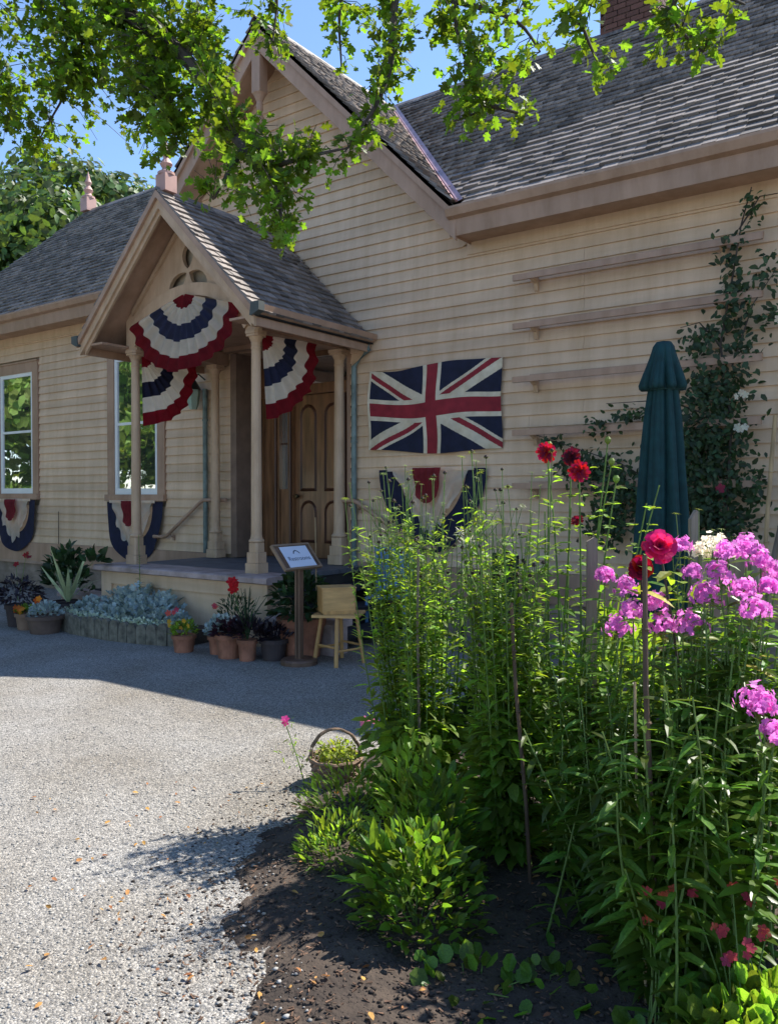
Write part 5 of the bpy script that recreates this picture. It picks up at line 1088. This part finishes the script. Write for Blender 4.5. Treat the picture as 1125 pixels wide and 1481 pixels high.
# geraniums at the lower right
def geranium(label, c, rad, n, fl_, m=L_lime):
    t = empty('geranium_plant', (c[0], c[1], 0), label, 'plant', 'low geraniums at the front right of the bed'); clump(t, (c[0], c[1], 0.02), rad, n, ROUND, .055, m, .9, 150, shell=.5)
    bs_ = []
    for p in fl_:
        flowers(t, [tuple(np.array(p) + rng.normal(0, .009, 3)) for _ in range(3)], .016, M_coral, face=(.4, -.7, .6)); bs_.append(((c[0] + rng.normal(0, .03), c[1] + rng.normal(0, .03), 0), p))
    stems(t, bs_, .003)
geranium('sunlit geranium with coral flowers in the bottom right corner', (5.86, -4.0, 0), (.24, .18, .21), 300, [(5.66, -3.92, .40), (5.76, -3.86, .42), (5.80, -3.84, .40), (5.74, -3.95, .33), (5.82, -3.95, .30), (5.78, -3.98, .27), (5.86, -3.9, .33), (5.88, -3.82, .45)])
geranium('thin shaded geranium stalk with orange red flowers beside the pale stake', (5.60, -4.08, 0), (.07, .06, .06), 12, [(5.56, -4.0, .40), (5.59, -3.98, .37), (5.57, -4.02, .34), (5.61, -3.97, .41)], L_phlox)
geranium('fallen looking coral geranium bloom low on the dark soil at the bottom', (5.62, -4.25, 0), (.06, .05, .04), 6, [(5.48, -4.33, .13), (5.50, -4.32, .10), (5.52, -4.30, .09)], L_phlox)
pv = empty('verbena', (5.33, -4.50, 0), 'small lilac bloom at the bottom edge of the picture', 'flower'); flowers(pv, [(5.33 + rng.normal(0, .014), -4.50 + rng.normal(0, .014), .07 + rng.normal(0, .008)) for i in range(14)], .012, mat('lilac_petal', (.42, .22, .62), .6, .2, leaf=.95, rand=.3)); stems(pv, [((5.34, -4.48, 0), (5.33, -4.5, .07))])
# snapdragons by the basket
for nm, pts, lb, bs_ in (('snapdragon', [(3.31, -3.11, .33), (3.31, -3.11, .35)], 'single magenta flower on a thin stem left of the basket', (3.45, -3.1, 0)), ('snapdragon', [(3.66, -2.86, .35), (3.68, -2.85, .34), (3.71, -2.83, .34), (3.65, -2.86, .33)], 'pale pink flower cluster just right of the basket handle', (3.72, -2.92, 0))):
    t = empty(nm, bs_, lb, 'flower'); flowers(t, pts, .024, mat('magenta_petal', (.55, .04, .22), .5, .2, leaf=.95, rand=.3) if pts[0][0] < 3.5 else mat('light_pink_petal', (.72, .24, .40), .5, .2, leaf=.95, rand=.3), face=(.4, -.7, .3))
    stems(t, [(bs_, pts[0])]); k = 50; tt = rng.random(k); p_ = np.array(bs_) + (np.array(pts[0]) - np.array(bs_)) * tt[:, None] + rng.normal(0, .035, (k, 3)) * [1, 1, .6]; p_[:, 2] = np.abs(p_[:, 2])
    pieces('leaf', t, LANCE, p_, frames(unit(k), Z3 + unit(k) * .5), rng.uniform(.02, .04, k), L_lime, 50)
# basket
bk = empty('wicker_basket', (3.53, -2.95, 0), 'round wicker basket with a hooped handle full of yellow green seedlings', 'basket')
mb = MB()
for i in range(11):
    z_ = .006 + i * .0125; r_ = .105 + .030 * (i / 10) ** .8; ph = i % 2 * math.pi / 14
    mb.tube([(3.53 + (r_ + .004 * math.cos(28 * t / 2 + ph * 14)) * math.cos(t), -2.95 + (r_ + .004 * math.cos(28 * t / 2 + ph * 14)) * math.sin(t), z_) for t in [2 * math.pi * k / 56 for k in range(57)]], .0068, n=4, cap=False)
obj('woven_side', mb, M_wicker, bk)
obj('rim', MB().tube([(3.53 + .14 * math.cos(t), -2.95 + .14 * math.sin(t), .142 + .003 * math.sin(9 * t)) for t in [2 * math.pi * k / 40 for k in range(41)]], .010, n=6, cap=False), M_wicker, bk)
hx, hy = RT[0], RT[1]
for o in (-.006, .006):
    obj('handle', MB().tube([(3.53 + hx * .135 * math.cos(t) + o, -2.95 + hy * .135 * math.cos(t) + .004 * math.sin(12 * t + o * 500), .14 + .155 * math.sin(t)) for t in [math.pi * k / 24 for k in range(25)]], .0062, n=6), M_wicker, bk)
obj('potting_soil', MB().lathe([(.12, .10), (.12, .105)], (3.53, -2.95, 0), 20), M_soil, bk)
sd_ = empty('seedlings', (3.53, -2.95, .105), 'yellow green seedlings growing inside the wicker basket', 'plant')
k = 300; a_ = rng.uniform(0, 6.28, k); r_ = .115 * np.sqrt(rng.random(k)); p_ = np.stack([3.53 + r_ * np.cos(a_), -2.95 + r_ * np.sin(a_), .12 + .10 * rng.random(k)], 1)
pieces('leaf', sd_, OVATE, p_, frames(unit(k) + [0, 0, .4], Z3 + unit(k) * .4), rng.uniform(.018, .034, k), mat('seedling_leaf', (.26, .34, .05), .5, .2, leaf=.5, rand=.3), 0, 'foliage')
stems(sd_, [((p[0], p[1], .10), tuple(p)) for p in p_[:90]], .0015)
# stakes, pickets, canes
def picket(x_, y_, h, label, lean=(0, 0), w_=.018, cut=.03, yaw=35.7):
    t_ = MB(); pts = [(-w_, 0), (w_, 0), (w_, h), (w_ * .3, h + cut * .35), (-w_, h - cut)] if cut > 0 else [(-w_, 0), (w_, 0), (w_, h + cut), (-w_, h)]
    t_.prism(pts, 'y', -.009, .009); c_, s_ = math.cos(R(yaw)), math.sin(R(yaw))
    t_.v = [(x_ + u * c_ - v * s_ + lean[0] * q, y_ + u * s_ + v * c_ + lean[1] * q, q) for u, v, q in t_.v]
    obj('wooden_picket', t_, M_wood, None, origin=(x_, y_, 0), label=label, cat='stake', group='weathered wooden stakes in the bed')
picket(5.06, -3.18, 1.38, 'leftmost weathered picket standing among the phlox leaves', w_=.021, cut=.012)
picket(5.55, -2.72, 1.31, 'leaning grey picket with a slanted top among the big pink phlox', (-.03, -.01), .03, .07, 20)
picket(5.31, -2.63, 1.48, 'grey picket directly in front of the green umbrella', (0, 0), .024, .03, 60)
picket(5.54, -2.50, 1.39, 'short angular picket right of the umbrella and behind the phlox', (-.01, 0), .020, -.03, 60)
def cane(a, b, r, m, label, group='thin canes supporting plants'):
    a, b = Vector(a), Vector(b); mb = MB().tube([a, a.lerp(b, .3) + Vector((.006, 0, 0)), a.lerp(b, .7) - Vector((.005, 0, 0)), b], r, r * .9, n=8)
    for f_ in (.2, .41, .62, .83): p = a.lerp(b, f_); mb.lathe([(r * 1.05, -.004), (r * 1.3, 0), (r * 1.05, .004)], tuple(p), 8)
    obj('garden_cane', mb, m, None, origin=tuple(a), label=label, cat='cane', group=group)
cane((4.93, -3.46, 0), (4.80, -3.38, 1.12), .0085, M_browncane, 'brown stake leaning beside the narrow stalk clump')
cane((5.56, -3.93, 0), (5.46, -3.74, 1.36), .0095, M_browncane, 'tall straight brown stake rising to the red rose')
cane((5.545, -3.96, 0), (5.43, -3.74, .95), .005, M_bamboo, 'thin pale green cane beside the tall rose stake')
cane((4.22, -3.18, 0), (4.19, -3.14, 1.3), .007, M_wood, 'dark cane inside the wide stalk clump')
cane((5.22, -1.0, 0), (5.31, -.86, 2.05), .014, M_bamboo, 'light bamboo pole of the crossed pair at the right edge')
cane((5.10, -1.0, 0), (5.50, -.75, 2.2), .020, M_wood, 'dark rough pole of the crossed pair at the right edge')
cane((5.13, -1.04, 0), (5.49, -.80, 2.0), .006, M_bamboo, 'thin bright strip along the dark crossed pole')

# ------------------------------------------------------------ overhead hawthorn
hw_ = empty('hawthorn_tree', (1.6, -7.6, 0), 'overhanging tree with small lobed leaves framing the top of the picture', 'tree')
mb = MB(); mb.tube([(1.6, -7.6, 0), (1.65, -7.55, 1.2), (1.75, -7.4, 2.3), (2.0, -7.2, 3.2)], .2, .13, n=12); obj('trunk', mb, M_bark, hw_)
def smooth(P_, k=4):
    P_ = np.array(P_); out = []
    for i in range(len(P_) - 1):
        p0, p1, p2, p3 = P_[max(i - 1, 0)], P_[i], P_[i + 1], P_[min(i + 2, len(P_) - 1)]
        for t in np.linspace(0, 1, k, endpoint=False): out.append(tuple(.5 * (2 * p1 + (p2 - p0) * t + (2 * p0 - 5 * p1 + 4 * p2 - p3) * t * t + (3 * p1 - p0 - 3 * p2 + p3) * t ** 3)))
    return out + [tuple(P_[-1])]
allp = []
for i, l_ in enumerate(LIMBS):
    if i == 0: l_ = [(2.0, -7.2, 3.2)] + l_
    P_ = smooth(l_); allp += P_
    r0, r1 = ((.07, .004), (.014, .004))[0 if i == 0 else 1]
    if i == 5: r0, r1 = .035, .004
    obj('branch', MB().tube(P_, r0, r1, n=7), M_bark, hw_)
allp = np.array(allp); tw = MB(); pp, dr = [], []
for cx, cy, cz, rx, rz_, w_ in CROWN:
    c_ = np.array([cx, cy, cz]); nt_ = int(15 * w_ * (1 + 17 * rx * rz_))
    for _ in range(nt_):
        q = rng.normal(size=3) * .5; e_ = c_ + RT * q[0] * rx + np.array([0, 0, 1]) * q[2] * rz_ + np.array(FW) * q[1] * .30
        j = np.argmin(np.linalg.norm(allp - e_, axis=1)); s0 = allp[j]
        L_ = np.linalg.norm(e_ - s0)
        if L_ > .45: s0 = e_ + (s0 - e_) / L_ * .30
        md = (s0 + e_) / 2 + np.array([0, 0, .03]); tw.tube([tuple(s0), tuple(md), tuple(e_)], .003, .0012, n=3, cap=False)
        k = 9; tt = rng.uniform(.25, 1.05, k); P3 = s0 + (e_ - s0) * tt[:, None]; P3 = P3 + rng.normal(0, .022, (k, 3)); pp.append(P3)
        d_ = (e_ - s0); d_ = d_ / (np.linalg.norm(d_) + 1e-6); dr.append(d_ * .5 + unit(k) * .9 + [0, 0, -.25])
pp = np.concatenate(pp); dr = np.concatenate(dr); k = len(pp); print('crown leaves', k)
obj('twigs', tw, M_bark, hw_, kind='stuff')
pieces('leaf', hw_, LOBED, pp, frames(dr, Z3 + unit(k) * .9), rng.uniform(.032, .066, k), L_crown, 300, 'crown_leaves')
# ------------------------------------------------------------ trees farther off
def far_tree(x_, y_, h, r_, label, n=9000, m=None, cat_='tree', name='broadleaf_tree', zc=.62, leaf=.26, trunk=True):
    t = empty(name, (x_, y_, 0), label, cat_, 'trees around the property')
    if trunk:
        mb = MB().tube([(x_, y_, 0), (x_ + .1, y_, h * .35), (x_, y_ + .1, h * .6)], .28, .14, n=9)
        for i in range(7):
            a_ = i * .9; mb.tube([(x_, y_, h * (.3 + .04 * i)), (x_ + r_ * .5 * math.cos(a_), y_ + r_ * .5 * math.sin(a_), h * (.5 + .05 * i))], .10, .03, n=6)
        obj('trunk', mb, M_bark, t)
    nb = 26; bc = unit(nb) * rng.uniform(.35, .85, (nb, 1)) * [r_, r_, h * (1 - zc) * .95]; bc += [x_, y_, h * zc]
    per = n // nb; pp = []; dd = []
    for c_ in bc:
        d_ = unit(per); br_ = r_ * rng.uniform(.28, .45); pp.append(c_ + d_ * br_ * rng.uniform(.6, 1.05, (per, 1)) * [1, 1, .75]); dd.append(d_ + unit(per) * .5)
    pp = np.concatenate(pp); dd = np.concatenate(dd); k = len(pp)
    o_ = None; pieces('crown', t, OVATE if name == 'broadleaf_tree' else TRI, pp, frames(np.cross(dd, unit(k)), dd), rng.uniform(leaf * .6, leaf * 1.2, k), m or L_far, 0, 'crown')
far_tree(-20.5, 9.5, 12.8, 5.2, 'large green tree beyond the left end of the house roof', 16000, leaf=.36)
far_tree(-24.0, 15.5, 17.5, 6.0, 'taller tree behind the roof finial, left background', 16000, leaf=.42)
far_tree(-16.6, 16.5, 13.6, 3.4, 'tree crown with yellowing leaves above the main roof ridge', 9000, leaf=.34)
for i, (x_, y_, h, r_) in enumerate([(-17, -5, 8, 4), (-20, -9, 10, 4.5), (-15.5, -10.5, 9, 4), (-22, -1.5, 9, 4), (-13, -15, 10, 4.5), (-8, -19, 11, 5)]):
    far_tree(x_, y_, h, r_, ['round tree', 'tall tree', 'spreading tree', 'dense tree', 'wide tree', 'old tree'][i] + ' across the gravel, reflected in the windows', 7000, mat('sunlit_leaf', (.15, .25, .05), .6, .2, leaf=.4, rand=.5), zc=.5, leaf=.4)
